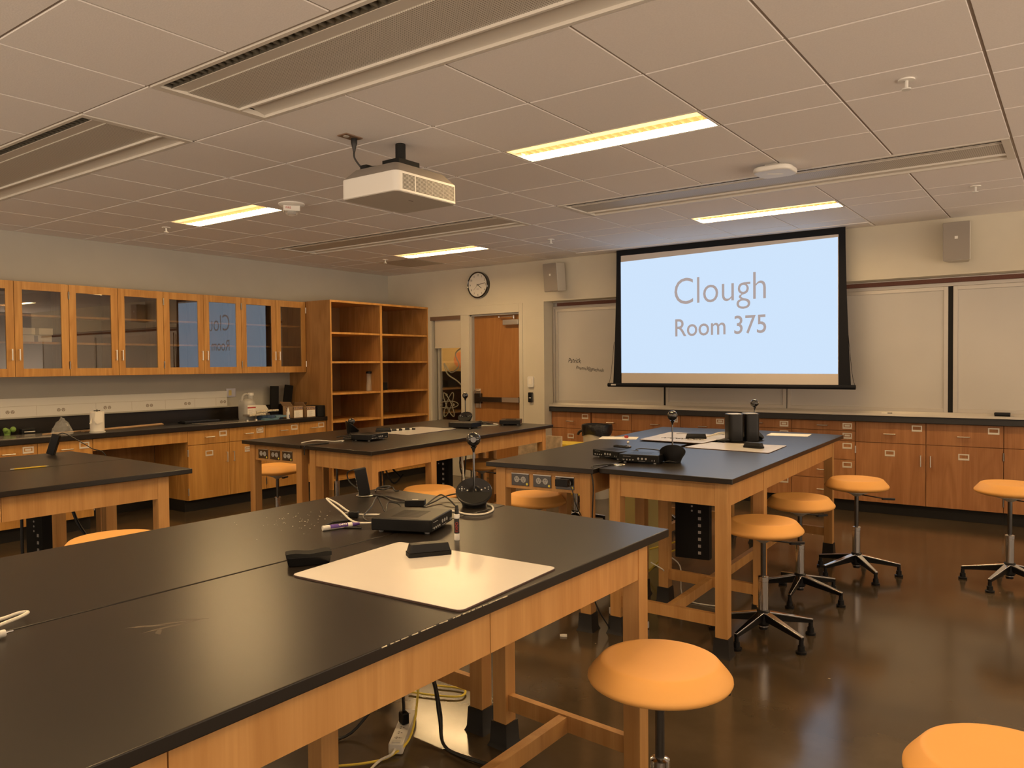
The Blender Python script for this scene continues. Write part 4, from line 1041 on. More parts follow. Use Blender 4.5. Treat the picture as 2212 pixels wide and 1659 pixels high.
# grommet + upright adapter + cables on the nearest tables
def grommet(x, y, lb):
    return T(MB().lathe([(.030, 0), (.036, .001), (.0375, .003), (.035, .005), (.030, .0045)], 32, Matrix.Translation((x, y, TZ)), cap=False).obj('cable_grommet', 'steel'), lb, 'grommet')
grommet(-2.497, 2.345, 'metal ring grommet under the upright adapter on the nearest tables')
grommet(-2.07, 3.84, 'metal ring grommet at the near end of the right tables')
T(MB().cyl(.03, 0, .0008, 28, Matrix.Translation((-2.07, 3.84, TZ))).obj('grommet_hole', 'black_base'), 'dark hole inside the grommet of the right tables', 'grommet')
def adapter(lb, loc, rz, tilt, sz=(.05, .032, .118)):
    t = thing('power_adapter', lb, 'power adapter', loc, 0, group='black power adapters')
    M = Matrix.Rotation(rz, 4, 'Z') @ Matrix.Rotation(tilt, 4, 'Y')
    MB().box(-sz[0] / 2, sz[0] / 2, -sz[1] / 2, sz[1] / 2, .0, sz[2], M).obj('case', 'black_plastic', t, bev=.004, world=False)
    m = MB()
    for k in range(7): m.box(-sz[0] / 2 - .0008, -sz[0] / 2, -.010 + .002 * (k % 2), .008 - .003 * (k % 3), .012 + .013 * k, .016 + .013 * k, M)
    m.obj('rating_label', 'light_grey', t, world=False)
    return t
adapter('black adapter standing upright in the ring grommet, nearest tables', (-2.497, 2.345, TZ + .004), math.radians(50), math.radians(-10))
a3 = adapter('black adapter leaning upright on the left edge table', (-5.425, 2.34, TZ + .004), math.radians(40), math.radians(18), (.05, .03, .135))
t = thing('power_adapter', 'flat black adapter between the box and the conference camera, nearest tables', 'power adapter', (-2.15, 2.29, TZ), math.radians(35), group='black power adapters')
bx('case', 'black_plastic', t, -.04, .04, -.022, .022, 0, .025, bev=.003, world=False); bx('rating_label', 'light_grey', t, -.012, .012, -.008, .008, .025, .0255, world=False)
def cable(name, mat, lb, pts, r=.003, more=()):
    o = MB().tube(pts, r).obj(name, mat)
    for p in more: MB().tube(p, r).obj('strand', mat, o)
    return T(o, lb, 'cable')
z = TZ + .004
cable('cable', 'cable_white', 'white cable curling left from the largest interface box', [(-1.985, 1.90, z + .012), (-2.05, 1.892, z + .006), (-2.13, 1.925, z + .004), (-2.235, 1.98, z + .012), (-2.33, 2.01, z + .032), (-2.375, 2.03, z + .042), (-2.33, 2.04, z + .026), (-2.26, 2.03, z + .006), (-2.20, 2.02, z), (-2.13, 2.055, z), (-2.09, 2.08, z)], .0036)
cable('cable', 'cable_white', 'white cable circling the base of the largest conference camera', [(-2.03, 2.22, z), (-1.96, 2.27, z), (-1.90, 2.262, z), (-1.84, 2.25, z), (-1.80, 2.285, z), (-1.815, 2.36, z), (-1.87, 2.43, z), (-1.91, 2.45, z)], .0036)
cable('cable', 'cable_black', 'thin black leads tangled around the largest interface box', [(-2.46, 2.36, z), (-2.40, 2.36, z), (-2.28, 2.30, z), (-2.22, 2.31, z)], .003,
      [[(-2.48, 2.37, z), (-2.38, 2.37, z), (-2.26, 2.34, z), (-2.22, 2.33, z)], [(-2.10, 2.285, z), (-2.11, 2.36, z + .006), (-2.13, 2.44, z + .012), (-2.10, 2.49, z + .02), (-2.05, 2.48, z + .01)], [(-2.09, 2.275, z), (-2.14, 2.42, z + .02), (-2.08, 2.40, z + .02), (-2.0, 2.36, z)],
       [(-2.05, 1.95, z - .001), (-2.12, 1.98, z + .004), (-2.19, 2.09, z + .02), (-2.245, 2.17, z + .04), (-2.20, 2.15, z + .02), (-2.135, 2.11, z), (-2.20, 2.19, z + .02), (-2.16, 2.21, z + .012), (-2.10, 2.16, z)],
       [(-2.0, 1.86, z - .001), (-2.08, 1.82, z - .001), (-2.12, 1.80, z - .001), (-2.16, 1.87, z - .001), (-2.13, 1.94, z - .001)],
       [(-2.54, 2.33, z + .11), (-2.60, 2.34, z + .09), (-2.60, 2.35, z + .05), (-2.545, 2.35, z + .02)]])
cable('cable', 'cable_black', 'black plug lead coiled behind the upright adapter', [(-2.52, 2.43, z), (-2.545, 2.46, z + .006), (-2.55, 2.51, z + .012), (-2.50, 2.50, z + .016), (-2.53, 2.45, z + .014), (-2.49, 2.45, z + .01), (-2.50, 2.51, z + .012), (-2.45, 2.48, z + .004), (-2.43, 2.485, z + .006)], .0034)
t = thing('plug', 'black two-prong plug lying left of the largest interface box', 'plug', (-2.175, 1.985, TZ), math.radians(35))
bx('body', 'black_plastic', t, -.018, .018, -.014, .014, 0, .024, bev=.004, world=False); m = MB(); m.box(-.036, -.018, -.008, -.006, .006, .010); m.box(-.036, -.018, .006, .008, .014, .018); m.obj('prongs', 'chrome', t, world=False)
cable('cable', 'cable_white', 'white cable end at the left edge of the nearest tables', [(-1.86, .64, z), (-1.868, .70, z + .01), (-1.882, .74, z + .012), (-1.91, .768, z + .01), (-1.935, .758, z + .006), (-1.942, .72, z), (-1.945, .64, z)], .004)
t = thing('plug', 'grey audio plug at the left edge of the nearest table', 'plug', (-1.812, .672, TZ), math.radians(93)); MB().cyl(.008, -.04, .012, 14, Matrix.Translation((0, 0, .010)) @ Matrix.Rotation(PI / 2, 4, 'Y')).obj('body', 'light_grey', t, world=False); MB().cyl(.0022, .012, .028, 8, Matrix.Translation((0, 0, .010)) @ Matrix.Rotation(PI / 2, 4, 'Y')).obj('pin', 'chrome', t, world=False)
cable('cable', 'cable_black', 'black lead drooping over the edge of the right tables', [(-2.07, 3.84, z), (-2.12, 3.72, z + .005), (-2.125, 3.64, z - .003), (-2.10, 3.615, .80), (-2.11, 3.62, .65), (-2.12, 3.63, .45), (-2.11, 3.63, .2), (-2.05, 3.7, .02)], .004)
cable('cable', 'cable_black', 'black lead from the adapter to the far side of the left table', [(-5.41, 2.375, 1.02), (-5.38, 2.40, 1.035), (-5.34, 2.45, 1.0), (-5.28, 2.53, .93), (-5.22, 2.60, .86), (-5.2, 2.62, .5), (-5.2, 2.62, .03)], .003)
cable('cable', 'cable_black', 'black lead arching beyond the box pair on the right tables', [(-2.12, 4.15, z + .05), (-2.1, 4.2, z + .052), (-2.02, 4.32, z + .03), (-1.98, 4.36, z), (-1.96, 4.28, z)], .003)
cable('cable', 'cable_black', 'black lead at the foot of the rear-facing conference camera', [(-1.93, 4.12, z), (-1.90, 4.03, z), (-1.85, 4.02, z + .012), (-1.82, 4.05, z + .004)], .0028)
cable('cable', 'cable_white', 'white cable bundle by the speaker pair on the right tables', [(-2.04, 5.45, z + .02), (-2.10, 5.50, z + .04), (-2.16, 5.52, z + .03), (-2.25, 5.55, z + .01), (-2.35, 5.62, z + .006)], .0045,
      [[(-2.02, 5.43, z + .01), (-2.06, 5.47, z + .06), (-2.02, 5.5, z + .08), (-2.0, 5.46, z + .05), (-2.05, 5.4, z)], [(-2.05, 5.5, z + .05), (-2.12, 5.46, z + .05), (-2.2, 5.48, z + .02)]])
cable('cable', 'cable_black', 'black cable heap beside the tall speakers', [(-2.02, 5.30, z), (-2.08, 5.33, z + .006), (-2.04, 5.38, z + .012), (-2.0, 5.33, z + .012), (-2.07, 5.30, z + .01), (-2.09, 5.38, z), (-2.0, 5.40, z)], .005)
cable('cable', 'cable_white', 'white cable end on the near edge of the far left tables', [(-4.60, 3.70, z), (-4.58, 3.80, z + .01), (-4.53, 3.86, z + .006), (-4.48, 3.90, z), (-4.46, 3.98, z), (-4.42, 3.93, z)], .004)
cable('cable', 'cable_black', 'black cable tangle on the far left table by the interface box', [(-4.50, 3.92, z), (-4.46, 4.05, z + .01), (-4.42, 3.98, z + .012), (-4.48, 4.0, z + .02), (-4.44, 4.10, z + .02), (-4.40, 4.02, z), (-4.36, 3.98, z)], .004,
      [[(-4.56, 4.0, z + .02), (-4.5, 4.06, z + .03), (-4.44, 4.1, z + .025)], [(-4.42, 3.8, z), (-4.43, 3.68, z), (-4.432, 3.60, z), (-4.433, 3.592, .86), (-4.434, 3.592, .83)]])
t = thing('power_adapter', 'black adapter box next to the interface box, far left tables', 'power adapter', (-4.43, 4.14, TZ), math.radians(65), group='black power adapters'); bx('case', 'black_plastic', t, -.075, .075, .02, .08, 0, .05, bev=.004, world=False)
cable('cable', 'cable_black', 'black cable heap in front of the door on the far tables', [(-4.72, 5.72, z), (-4.66, 5.80, z + .012), (-4.60, 5.78, z + .02), (-4.64, 5.72, z + .012), (-4.58, 5.84, z + .01), (-4.52, 5.80, z + .014), (-4.56, 5.72, z), (-4.46, 5.80, z)], .0055, [[(-4.62, 5.7, z + .01), (-4.56, 5.76, z + .03), (-4.5, 5.74, z + .02), (-4.44, 5.8, z)]])
cable('cable', 'cable_white', 'white cable loop before the far interface box', [(-4.52, 5.66, z), (-4.46, 5.64, z), (-4.40, 5.70, z), (-4.38, 5.80, z), (-4.44, 5.8, z + .01)], .004)

# speaker pair, phone-like remote, papers on the right tables
for lb, x, y in (('left tall black speaker box on the right tables', -2.005, 5.45), ('right tall black speaker box beside the far conference camera', -1.925, 5.55)):
    t = thing('speaker_box', lb, 'speaker', (x, y, TZ), math.radians(38), group='pair of tall black speakers')
    MB().prism(rr(.105, .135, .028), 0, .195).obj('case', 'black_plastic', t, bev=.004, world=False)
    MB().prism(rr(.085, .115, .022), .195, .198).obj('top_cap', 'light_grey', t, world=False)
t = thing('calculator', 'flat black handheld remote on the left screen-side table', 'remote', (-2.46, 4.62, TZ), math.radians(-10)); MB().prism(rr(.13, .055, .02), .004, .018).obj('case', 'black_gloss', t, bev=.004, world=False); bx('keys', 'gunmetal', t, -.03, .03, -.014, .014, .018, .021, world=False)
T(MB().box(-.14, .14, -.1, .1, 0, .001, Matrix.Translation((-2.82, 5.24, TZ)) @ Matrix.Rotation(math.radians(22), 4, 'Z')).obj('paper_sheet', 'paper'), 'white paper with a red pen on the left screen-side table', 'paper')
t = thing('red_pen', 'small red-tipped pen on the loose paper', 'pen', (-2.79, 5.27, TZ + .001), math.radians(-35)); MB().cyl(.005, -.05, .02, 10, Matrix.Translation((0, 0, .006)) @ Matrix.Rotation(PI / 2, 4, 'Y')).obj('barrel', 'clear_plastic', t, world=False); MB().cyl(.011, .02, .05, 12, Matrix.Translation((0, 0, .011)) @ Matrix.Rotation(PI / 2, 4, 'Y')).obj('cap', 'red', t, world=False)
T(MB().box(-.15, .15, -.11, .11, 0, .0012, Matrix.Translation((-1.82, 6.13, TZ)) @ Matrix.Rotation(math.radians(8), 4, 'Z')).obj('paper_sheet', 'paper'), 'white sheet of paper at the far right corner of the right table', 'paper')
T(MB().sphere(.009, (-2.58, 4.93, TZ + .008), 8, 6).obj('paper_scrap', 'paper'), 'tiny white scrap on the left screen-side table', 'scrap')

# ---------------------------------------------------------------- left counter things
CZ = .868
t = thing('paper_towel_roll', 'white paper towel roll on an upright holder on the left counter', 'paper towel', (-7.33, 3.57, CZ))
MB().cyl(.068, 0, .008, 32).obj('holder_base', 'white_plastic', t, world=False); MB().cyl(.006, 0, .21, 10).obj('holder_rod', 'gunmetal', t, world=False); MB().box(-.004, .004, -.028, .028, .196, .204).obj('rod_cap', 'gunmetal', t, world=False)
MB().lathe([(.058, .01), (.060, .012), (.060, .190), (.02, .191)], 40).obj('roll', 'paper', t, world=False)
m = MB(); pts = [(.061, -.045, .19), (.064, .015, .19), (.066, .02, .10), (.062, -.03, .075), (.058, -.055, .11)]
v = [m.bm.verts.new(p) for p in pts] + [m.bm.verts.new((p[0] + .002, p[1], p[2])) for p in pts]
m.bm.faces.new(v[:5]); m.bm.faces.new(v[5:][::-1]); 
for k in range(5): m.bm.faces.new((v[k], v[(k + 1) % 5], v[5 + (k + 1) % 5], v[5 + k]))
v = [m.bm.verts.new(p) for p in ((.02, -.058, .14), (.03, -.06, .09), (.05, -.095, .085), (.022, -.056, .14), (.032, -.058, .09), (.052, -.093, .085))]
m.bm.faces.new(v[:3]); m.bm.faces.new(v[3:][::-1]); m.bm.faces.new((v[0], v[1], v[4], v[3])); m.bm.faces.new((v[1], v[2], v[5], v[4])); m.bm.faces.new((v[2], v[0], v[3], v[5]))
m.obj('torn_sheet', 'paper', t, world=False)
m = MB(); g_ = bmesh.ops.create_icosphere(m.bm, subdivisions=3, radius=.085, matrix=Matrix.Translation((-7.32, 3.26, CZ + .05)))
for v_ in m.bm.verts:
    d = v_.co - Vector((-7.32, 3.26, CZ)); k = max(0, d.z) / .13
    v_.co = Vector((-7.32, 3.26, CZ)) + Vector((d.x * (1.15 - .75 * k), d.y * (1.15 - .8 * k), max(.001, d.z * 1.15))) + Vector([random.uniform(-.012, .012) for _ in range(3)]); v_.co.z = max(CZ + .001, v_.co.z)
T(m.obj('plastic_bag', 'clear_plastic'), 'crumpled clear plastic bag on the left counter', 'plastic bag')
for k, (a, b, lb) in enumerate((((-7.45, 3.15), (-7.72, 4.42), 'longest thin wooden stick lying along the left counter'), ((-7.48, 3.5), (-7.68, 4.40), 'wooden stick behind the towel roll'), ((-7.44, 3.5), (-7.62, 4.38), 'wooden stick nearest the counter edge behind the towel roll'))):
    T(MB().rod((a[0], a[1], CZ + .008), (b[0], b[1], CZ + .010), .007, 6).obj('wooden_stick', 'cardboard'), lb, 'stick', 'wooden sticks on the left counter')
T(bx('tray_sheet', 'steel_sheet', None, -7.62, -7.22, 2.4, 3.28, CZ, CZ + .006, bev=.002), 'reflective grey sheet on the left counter at the picture edge', 'sheet')
T(bx('tray_sheet', 'steel_sheet', None, -7.50, -7.20, 4.62, 5.30, CZ, CZ + .006, bev=.002), 'reflective grey sheet on the left counter before the jug', 'sheet')
t = thing('keyboard', 'black keyboard at the back of the left counter', 'keyboard', (-7.64, 4.80, CZ)); bx('case', 'black_plastic', t, -.07, .07, -.21, .21, 0, .018, bev=.004, world=False)
m = MB()
for a in range(5):
    for b in range(15): m.box(-.055 + a * .023, -.037 + a * .023, -.20 + b * .027, -.178 + b * .027, .018, .024)
k_ = m.obj('keys', 'gunmetal', t, world=False)
m = MB(); m.sphere(.03, (-7.74, 2.98, CZ + .03), 8, 6); m.sphere(.026, (-7.72, 3.02, CZ + .05), 8, 6); m.sphere(.022, (-7.70, 2.95, CZ + .05), 8, 6); m.cyl(.025, CZ, CZ + .03, 12, Matrix.Translation((-7.74, 2.98, 0)))
T(m.obj('green_sponge', 'green'), 'small green bundle at the left end of the counter', 'bundle')
t = thing('black_case', 'small black case beside the green bundle on the left counter', 'case', (-7.72, 3.14, CZ)); bx('case', 'black_plastic', t, -.03, .03, -.06, .06, 0, .05, bev=.006, world=False); bx('label_strip', 'paper', t, .03, .031, -.04, .05, .018, .026, world=False)
# jug
t = thing('plastic_jug', 'large translucent plastic jug with a red and white label on the left counter', 'jug', (-7.54, 5.32, CZ), math.radians(0))
m = MB(); lv = [(0, .15, .14), (.02, .165, .15), (.17, .165, .15), (.20, .155, .145), (.225, .12, .11), (.235, .06, .06)]
m2 = []
for zz, a, b in lv: m2.append([m.bm.verts.new((x, y, zz)) for x, y in rr(a, b, min(a, b) * .3)])
for A, B in zip(m2, m2[1:]):
    for k in range(len(A)): 
        f = m.bm.faces.new((A[k], A[(k + 1) % len(A)], B[(k + 1) % len(A)], B[k])); f.smooth = True
m.bm.faces.new(m2[0][::-1]); m.bm.faces.new(m2[-1]); m.obj('body', 'jug', t, world=False)
MB().tube([(0, -.065, .20), (0, -.055, .26), (0, -.02, .285), (0, .02, .275), (0, .03, .235)], .013, 10).obj('grip', 'jug', t, world=False)
MB().cyl(.026, .23, .285, 20, Matrix.Translation((0, .055, 0))).obj('neck', 'jug', t, world=False); MB().cyl(.030, .27, .30, 20, Matrix.Translation((0, .055, 0))).obj('cap', 'white_plastic', t, world=False)
bx('label_sheet', 'paper', t, .083, .0845, -.05, .055, .05, .165, world=False); bx('label_stripe', 'red', t, .0845, .0852, -.05, .055, .13, .145, world=False)
m = MB(); [m.box(.0845, .085, -.04, .03 - .01 * (k % 3), .06 + k * .012, .063 + k * .012) for k in range(5)]; m.obj('label_text', 'jamb', t, world=False)
# leaning black panels, bin
for lb, x, y, h, lean in (('left black panel leaning on the wall behind the boxes', -7.78, 5.87, .36, .03), ('right black panel leaning towards the bookcase', -7.74, 6.03, .37, .16)):
    T(MB().box(-.012, .012, -.055, .055, 0, h, Matrix.Translation((x, y - lean * .2, CZ)) @ Matrix.Rotation(-lean, 4, 'X')).obj('leaning_board', 'black_matte'), lb, 'panel', 'leaning black panels')
T(bx('black_bin', 'black_matte', None, -7.45, -7.22, 6.055, 6.165, CZ, CZ + .13, bev=.006), 'small black box against the bookcase on the left counter', 'box')
T(MB().prism([(5.45, 0), (5.75, 0), (5.78, .12), (5.62, .13), (5.5, .09)], -7.80, -7.74, fmat((0, 0, CZ), (0, 1, 0), (0, 0, 1), (1, 0, 0))).obj('black_bag', 'black_matte', None, bev=.01), 'black folded bag behind the blue boxes', 'bag')
# cartons
def carton(lb, y0, y1, x0, x1, h, word):
    t = thing('cardboard_box', lb, 'box', ((x0 + x1) / 2, (y0 + y1) / 2, CZ), group='open cardboard boxes on the left counter')
    m = MB(); w_ = .004
    m.box(x0, x1, y0, y0 + w_, CZ, CZ + h); m.box(x0, x1, y1 - w_, y1, CZ, CZ + h); m.box(x0, x0 + w_, y0, y1, CZ, CZ + h); m.box(x1 - w_, x1, y0, y1, CZ, CZ + h); m.box(x0, x1, y0, y1, CZ, CZ + w_)
    m.obj('carton', 'cardboard', t)
    m = MB(); m.hexa([(x0, y0 + d, CZ + h + e) for d, e in ((0, 0), (0, .003), (-.04, .05), (-.04, .053))] + [(x1, y0 + d, CZ + h + e) for d, e in ((0, 0), (0, .003), (-.04, .05), (-.04, .053))]); 
    m.hexa([(x0 + d, y0, CZ + h + e) for d, e in ((0, 0), (.003, .003), (.04, .04), (.043, .043))] + [(x0 + d, y1, CZ + h + e) for d, e in ((0, 0), (.003, .003), (.04, .04), (.043, .043))]); m.obj('flap', 'cardboard', t)
    bx('label_sheet', 'paper', t, x1, x1 + .001, y0 + .01, y1 - .01, CZ + .008, CZ + h * .66)
    m = MB()
    for k in range(6): m.box(x1 + .001, x1 + .0014, y0 + .03, y1 - .05 - .012 * (k % 2), CZ + .02 + k * .010, CZ + .022 + k * .010)
    m.obj('label_text', 'jamb', t)
    text('lettering', word, .042, 'ink_blue', t, fmat((x1 + .0012, (y0 + y1) / 2, CZ + h - .005), (0, -1, 0), (0, 0, -1), (1, 0, 0)), align='CENTER', ext=.0003)
    text('lettering', word, .055, 'ink_blue', t, fmat(((x0 + x1) / 2, y0 - .0006, CZ + .01), (0, 0, 1), (-1, 0, 0), (0, -1, 0)), ext=.0003)
    return t
carton('left open cardboard box with a printed sheet on the left counter', 5.72, 5.86, -7.43, -7.24, .135, 'PASCO')
carton('right cardboard box with a printed sheet beside the small black box', 5.905, 6.04, -7.43, -7.24, .125, 'PASCO')
t = thing('glue_bottle', 'small white squeeze bottle in front of the left cardboard box', 'bottle', (-7.225, 5.635, CZ)); MB().lathe([(.018, 0), (.019, .01), (.019, .075), (.012, .09), (.012, .10), (.004, .125), (.003, .13)], 20).obj('body', 'white_plastic', t, world=False); bx('label_sheet', 'ink_blue', t, .0185, .0195, -.004, .008, .01, .05, world=False)
# pile of small boxes
PILE = [('blue_box', (-7.40, 5.52, 0), (.10, .30, .045), .1, 'dark blue long box at the back of the pile, left counter'), ('light_blue', (-7.26, 5.42, 0), (.05, .22, .022), .15, 'light blue pack nearest the edge in the pile, left counter'),
        ('light_blue', (-7.28, 5.58, .024), (.06, .14, .02), -.2, 'light blue pack on top of the pile beside the squeeze bottle'), ('blue_box', (-7.255, 5.43, .023), (.05, .07, .03), .3, 'small deep blue box in front of the pile'),
        ('steel_sheet', (-7.45, 5.38, .046), (.13, .30, .02), .25, 'flat grey carton lying across the pile')]
for mt, (x, y, zz), (a, b, c), rz, lb in PILE:
    T(MB().box(-a / 2, a / 2, -b / 2, b / 2, 0, c, Matrix.Translation((x, y, CZ + zz)) @ Matrix.Rotation(rz, 4, 'Z')).obj('small_box', mt, None, bev=.002), lb, 'box', 'pile of small boxes on the left counter')
text('lettering', 'Reynolds Wrap', .026, 'paper', None, fmat((-7.345, 5.45, CZ + .012), (.02, 1, 0), (0, 0, 1), (1, 0, 0)))
bpy.data.objects['lettering.%03d' % max([0] + [int(o.name.split('.')[1]) for o in bpy.data.objects if o.name.startswith('lettering.')])].parent = [o for o in bpy.data.objects if o.get('label', '').startswith('dark blue long box')][0]
for lb, p, q, r in (('rolled tan mat on top of the box pile', (-7.42, 5.36, CZ + .082), (-7.38, 5.62, CZ + .095), .014), ('second rolled tan mat lower in the pile', (-7.35, 5.22, CZ + .056), (-7.32, 5.40, CZ + .062), .012)):
    m = MB().tube([p, tuple((a + b) / 2 + .004 for a, b in zip(p, q)), q], r, 10, 8)
    for v_ in m.bm.verts: v_.co += Vector([random.uniform(-.002, .002) for _ in range(3)])
    T(m.obj('rolled_mat', 'foil'), lb, 'roll')
t = T(MB().prism([(5.44, .0), (5.60, .0), (5.64, .10), (5.60, .15), (5.44, .16)], -7.60, -7.585, fmat((0, 0, CZ), (0, 1, 0), (0, 0, 1), (1, 0, 0))).obj('paper_bag', 'paper'), 'white paper bag right of the jug', 'bag')
for y_, lb in ((5.10, 'left of two tiny white caps before the jug'), (5.21, 'right of two tiny white caps before the jug')):
    T(MB().cyl(.010, 0, .018, 14, Matrix.Translation((-7.22, y_, CZ + .006))).obj('bottle_cap', 'white_plastic'), lb, 'cap', 'tiny white caps on the left counter')

# ---------------------------------------------------------------- far floor things
t = thing('trash_bin', 'round grey bin with a black liner behind the right tables', 'bin', (-4.26, 7.42, 0))
MB().lathe([(.13, 0), (.135, .02), (.153, .76), (.162, .765), (.162, .785), (.150, .785), (.145, .72), (.12, .03)], 40).obj('bin_body', 'grey_plastic', t, world=False)
m = MB(); n = 48; rings = []
for r, zz, am in ((.160, .685, .014), (.168, .74, .006), (.168, .785, .003), (.162, .80, .002), (.146, .79, .003), (.138, .72, .008), (.11, .45, .012)):
    rings.append([m.bm.verts.new(((r + am * math.sin(7 * a + zz * 40) * .4 + random.uniform(-.002, .002)) * math.cos(a), (r + am * math.sin(7 * a + zz * 40) * .4) * math.sin(a), zz + am * math.sin(3 * a))) for a in [2 * PI * k / n for k in range(n)]])
for A, B in zip(rings, rings[1:]):
    for k in range(n): f = m.bm.faces.new((A[k], A[(k + 1) % n], B[(k + 1) % n], B[k])); f.smooth = True
m.tube([(-.155, -.05, .73), (-.19, -.06, .71), (-.20, -.065, .68)], .014, 8)
m.obj('liner', 'bag', t, world=False)
t = thing('mop_bucket', 'yellow mop bucket between the far tables and the grey bin', 'bucket', (-4.38, 7.08, 0))
m = MB(); m.hexa([(x * (.15 + .03 * k), y * (.11 + .02 * k), zz) for x in (-1, 1) for y in (-1, 1) for k, zz in ((0, .08), (1, .60))]); m.obj('tub', 'yellow', t, bev=.01, world=False)
m = MB(); m.box(-.2, .2, -.145, .145, .59, .62); m.obj('rim', 'yellow', t, bev=.008, world=False)
m = MB(); [m.cyl(.035, -.012, .012, 16, Matrix.Translation((x, y, .036)) @ Matrix.Rotation(PI / 2, 4, 'X')) for x in (-.13, .13) for y in (-.09, .09)]; m.obj('casters', 'black_plastic', t, world=False)
T(MB().prism([(-4.99, 0), (-4.40, 0), (-4.395, .70), (-4.93, .70)], 0, .03, FW(0, 6.93, 0)).obj('stone_board', 'marble'), 'speckled tan board standing behind the far middle table', 'board')
T(MB().rod((-4.99, 6.95, .02), (-4.93, 6.95, .80), .013, 10).obj('broom_handle', 'steel'), 'thin grey pole standing beside the speckled board', 'pole')
T(bx('storage_box', 'pale_yellow', None, -2.78, -2.45, 5.0, 5.3, 0.0, .60, bev=.01), 'large dull yellow bin under the left screen-side table', 'bin')

# slotted black rails under tables
def rack(lb, x, y, w_, z0, z1, rz):
    t = thing('slotted_rack', lb, 'rack', (x, y, 0), rz, group='black slotted racks under the tables')
    bx('panel', 'black_matte', t, -w_ / 2, w_ / 2, -.03, .03, z0, z1, world=False)
    m = MB(); k = z0 + .03
    while k < z1 - .08: m.box(w_ * .18, w_ * .18 + .018, -.0315, -.03, k, k + .018); k += .042
    for q in range(3): m.cyl(.006, 0, .002, 10, fmat((-.0, -.030, z1 - .03 - q * .028), (1, 0, 0), (0, 0, 1), (0, -1, 0)))
    m.obj('slots', 'button', t, world=False)
    bx('hanger', 'black_matte', t, -w_ / 2, w_ / 2, -.03, .03, z1, TZ - .027, world=False)
    return t
rack('black slotted rack hanging under the right table', -1.92, 4.52, .21, .26, .64, .12)
rack('black slotted rack under the far middle table', -4.35, 4.95, .20, .30, .72, .1)
rack('black slotted rack under the left edge tables', -4.92, 2.05, .15, .2, .60, .15)

# cables under the tables
def fl(name, mat, lb, P, r=.005, more=()): return cable(name, mat, lb, P, r, more)
fl('cable', 'cable_yellow', 'coiled yellow cable hanging under the far left table', [(-4.600, 3.800, .62), (-4.610, 3.800, .45), (-4.620, 3.800, .32), (-4.580, 3.820, .26), (-4.560, 3.820, .34), (-4.580, 3.800, .5), (-4.580, 3.800, .62), (-4.610, 3.810, .60), (-4.590, 3.820, .42), (-4.610, 3.820, .28), (-4.570, 3.800, .30), (-4.550, 3.800, .46), (-4.560, 3.800, .60)], .007)
fl('cable', 'cable_black', 'black leads hanging under the far left table beside the post', [(-4.42, 4.3, .86), (-4.40, 4.3, .6), (-4.42, 4.32, .35), (-4.44, 4.3, .1), (-4.44, 4.3, .01)], .007, [[(-4.38, 4.3, .86), (-4.34, 4.3, .65), (-4.28, 4.32, .55), (-4.2, 4.34, .62)], [(-4.34, 4.3, .86), (-4.3, 4.3, .7), (-4.18, 4.3, .6)], [(-4.41, 4.3, .8), (-4.37, 4.3, .6), (-4.34, 4.3, .3), (-4.30, 4.3, .05)]])
fl('cable', 'cable_black', 'black leads hanging under the far middle table by the camera stem', [(-4.2, 5.0, .86), (-4.16, 5.0, .6), (-4.18, 5.02, .3), (-4.12, 5.02, .02)], .006, [[(-4.15, 5.0, .86), (-4.18, 5.0, .6), (-4.08, 5.02, .4), (-4.06, 5.04, .25), (-4.12, 5.04, .4)], [(-4.1, 5.0, .86), (-4.14, 5.0, .5), (-4.18, 5.0, .2), (-4.16, 5, .02)]])
fl('cable', 'cable_white', 'grey cable hanging below the far middle table', [(-4.0, 4.8, .76), (-3.98, 4.8, .55), (-4.0, 4.82, .35), (-4.01, 4.82, .01)], .009)
fl('cable', 'cable_yellow', 'yellow cable on the floor under the screen-side tables', [(-2.35, 4.8, .20), (-2.2, 4.75, .26), (-2.1, 4.7, .30), (-2.05, 4.75, .26), (-2.2, 4.8, .2), (-2.4, 4.85, .02)], .006)
fl('cable', 'cable_white', 'pale cables looping behind the hanging rack', [(-2.02, 4.4, .5), (-2.08, 4.45, .3), (-2.0, 4.5, .2), (-1.95, 4.45, .02), (-1.7, 4.45, .01)], .004, [[(-2.1, 4.3, .25), (-2.04, 4.35, .2), (-2.08, 4.42, .15), (-2.02, 4.42, .1)]])
fl('cable', 'cable_black', 'black leads dropping under the left edge table', [(-4.7, 2.1, .8), (-4.62, 2.12, .6), (-4.5, 2.15, .45), (-4.4, 2.2, .2), (-4.3, 2.2, .01)], .009, [[(-4.9, 1.95, .8), (-4.9, 1.95, .4), (-4.9, 1.95, .01)]])
# power strip under nearest table
t = thing('power_strip', 'white power strip on the floor under the nearest table', 'power strip', (-2.143, 2.197, 0), math.atan2(.24, -.156))
MB().prism(rr(.30, .055, .008), .003, .042).obj('housing', 'white_plastic', t, bev=.004, world=False)
m = MB()
for k in range(6):
    for dx, dy in ((-.006, .005), (.006, .005), (0, -.006)): m.box(-.10 + k * .042 + dx - .001, -.10 + k * .042 + dx + .0015, dy - .003, dy + .003, .042, .0428)
m.obj('slots', 'ink', t, world=False); bx('switch', 'light_grey', t, -.142, -.122, -.015, .015, .042, .046, world=False)
m = MB(); [m.box(-.1005, -.0985, -.016 + k * .0035, -.0138 + k * .0035, .042, .0424) for k in range(9)]; m.obj('small_print', 'ink', t, world=False)
t = thing('plug', 'black plug pushed into the floor power strip', 'plug', (-2.155, 2.215, .043), 1.2); bx('body', 'black_plastic', t, -.015, .015, -.02, .02, 0, .045, bev=.005, world=False)
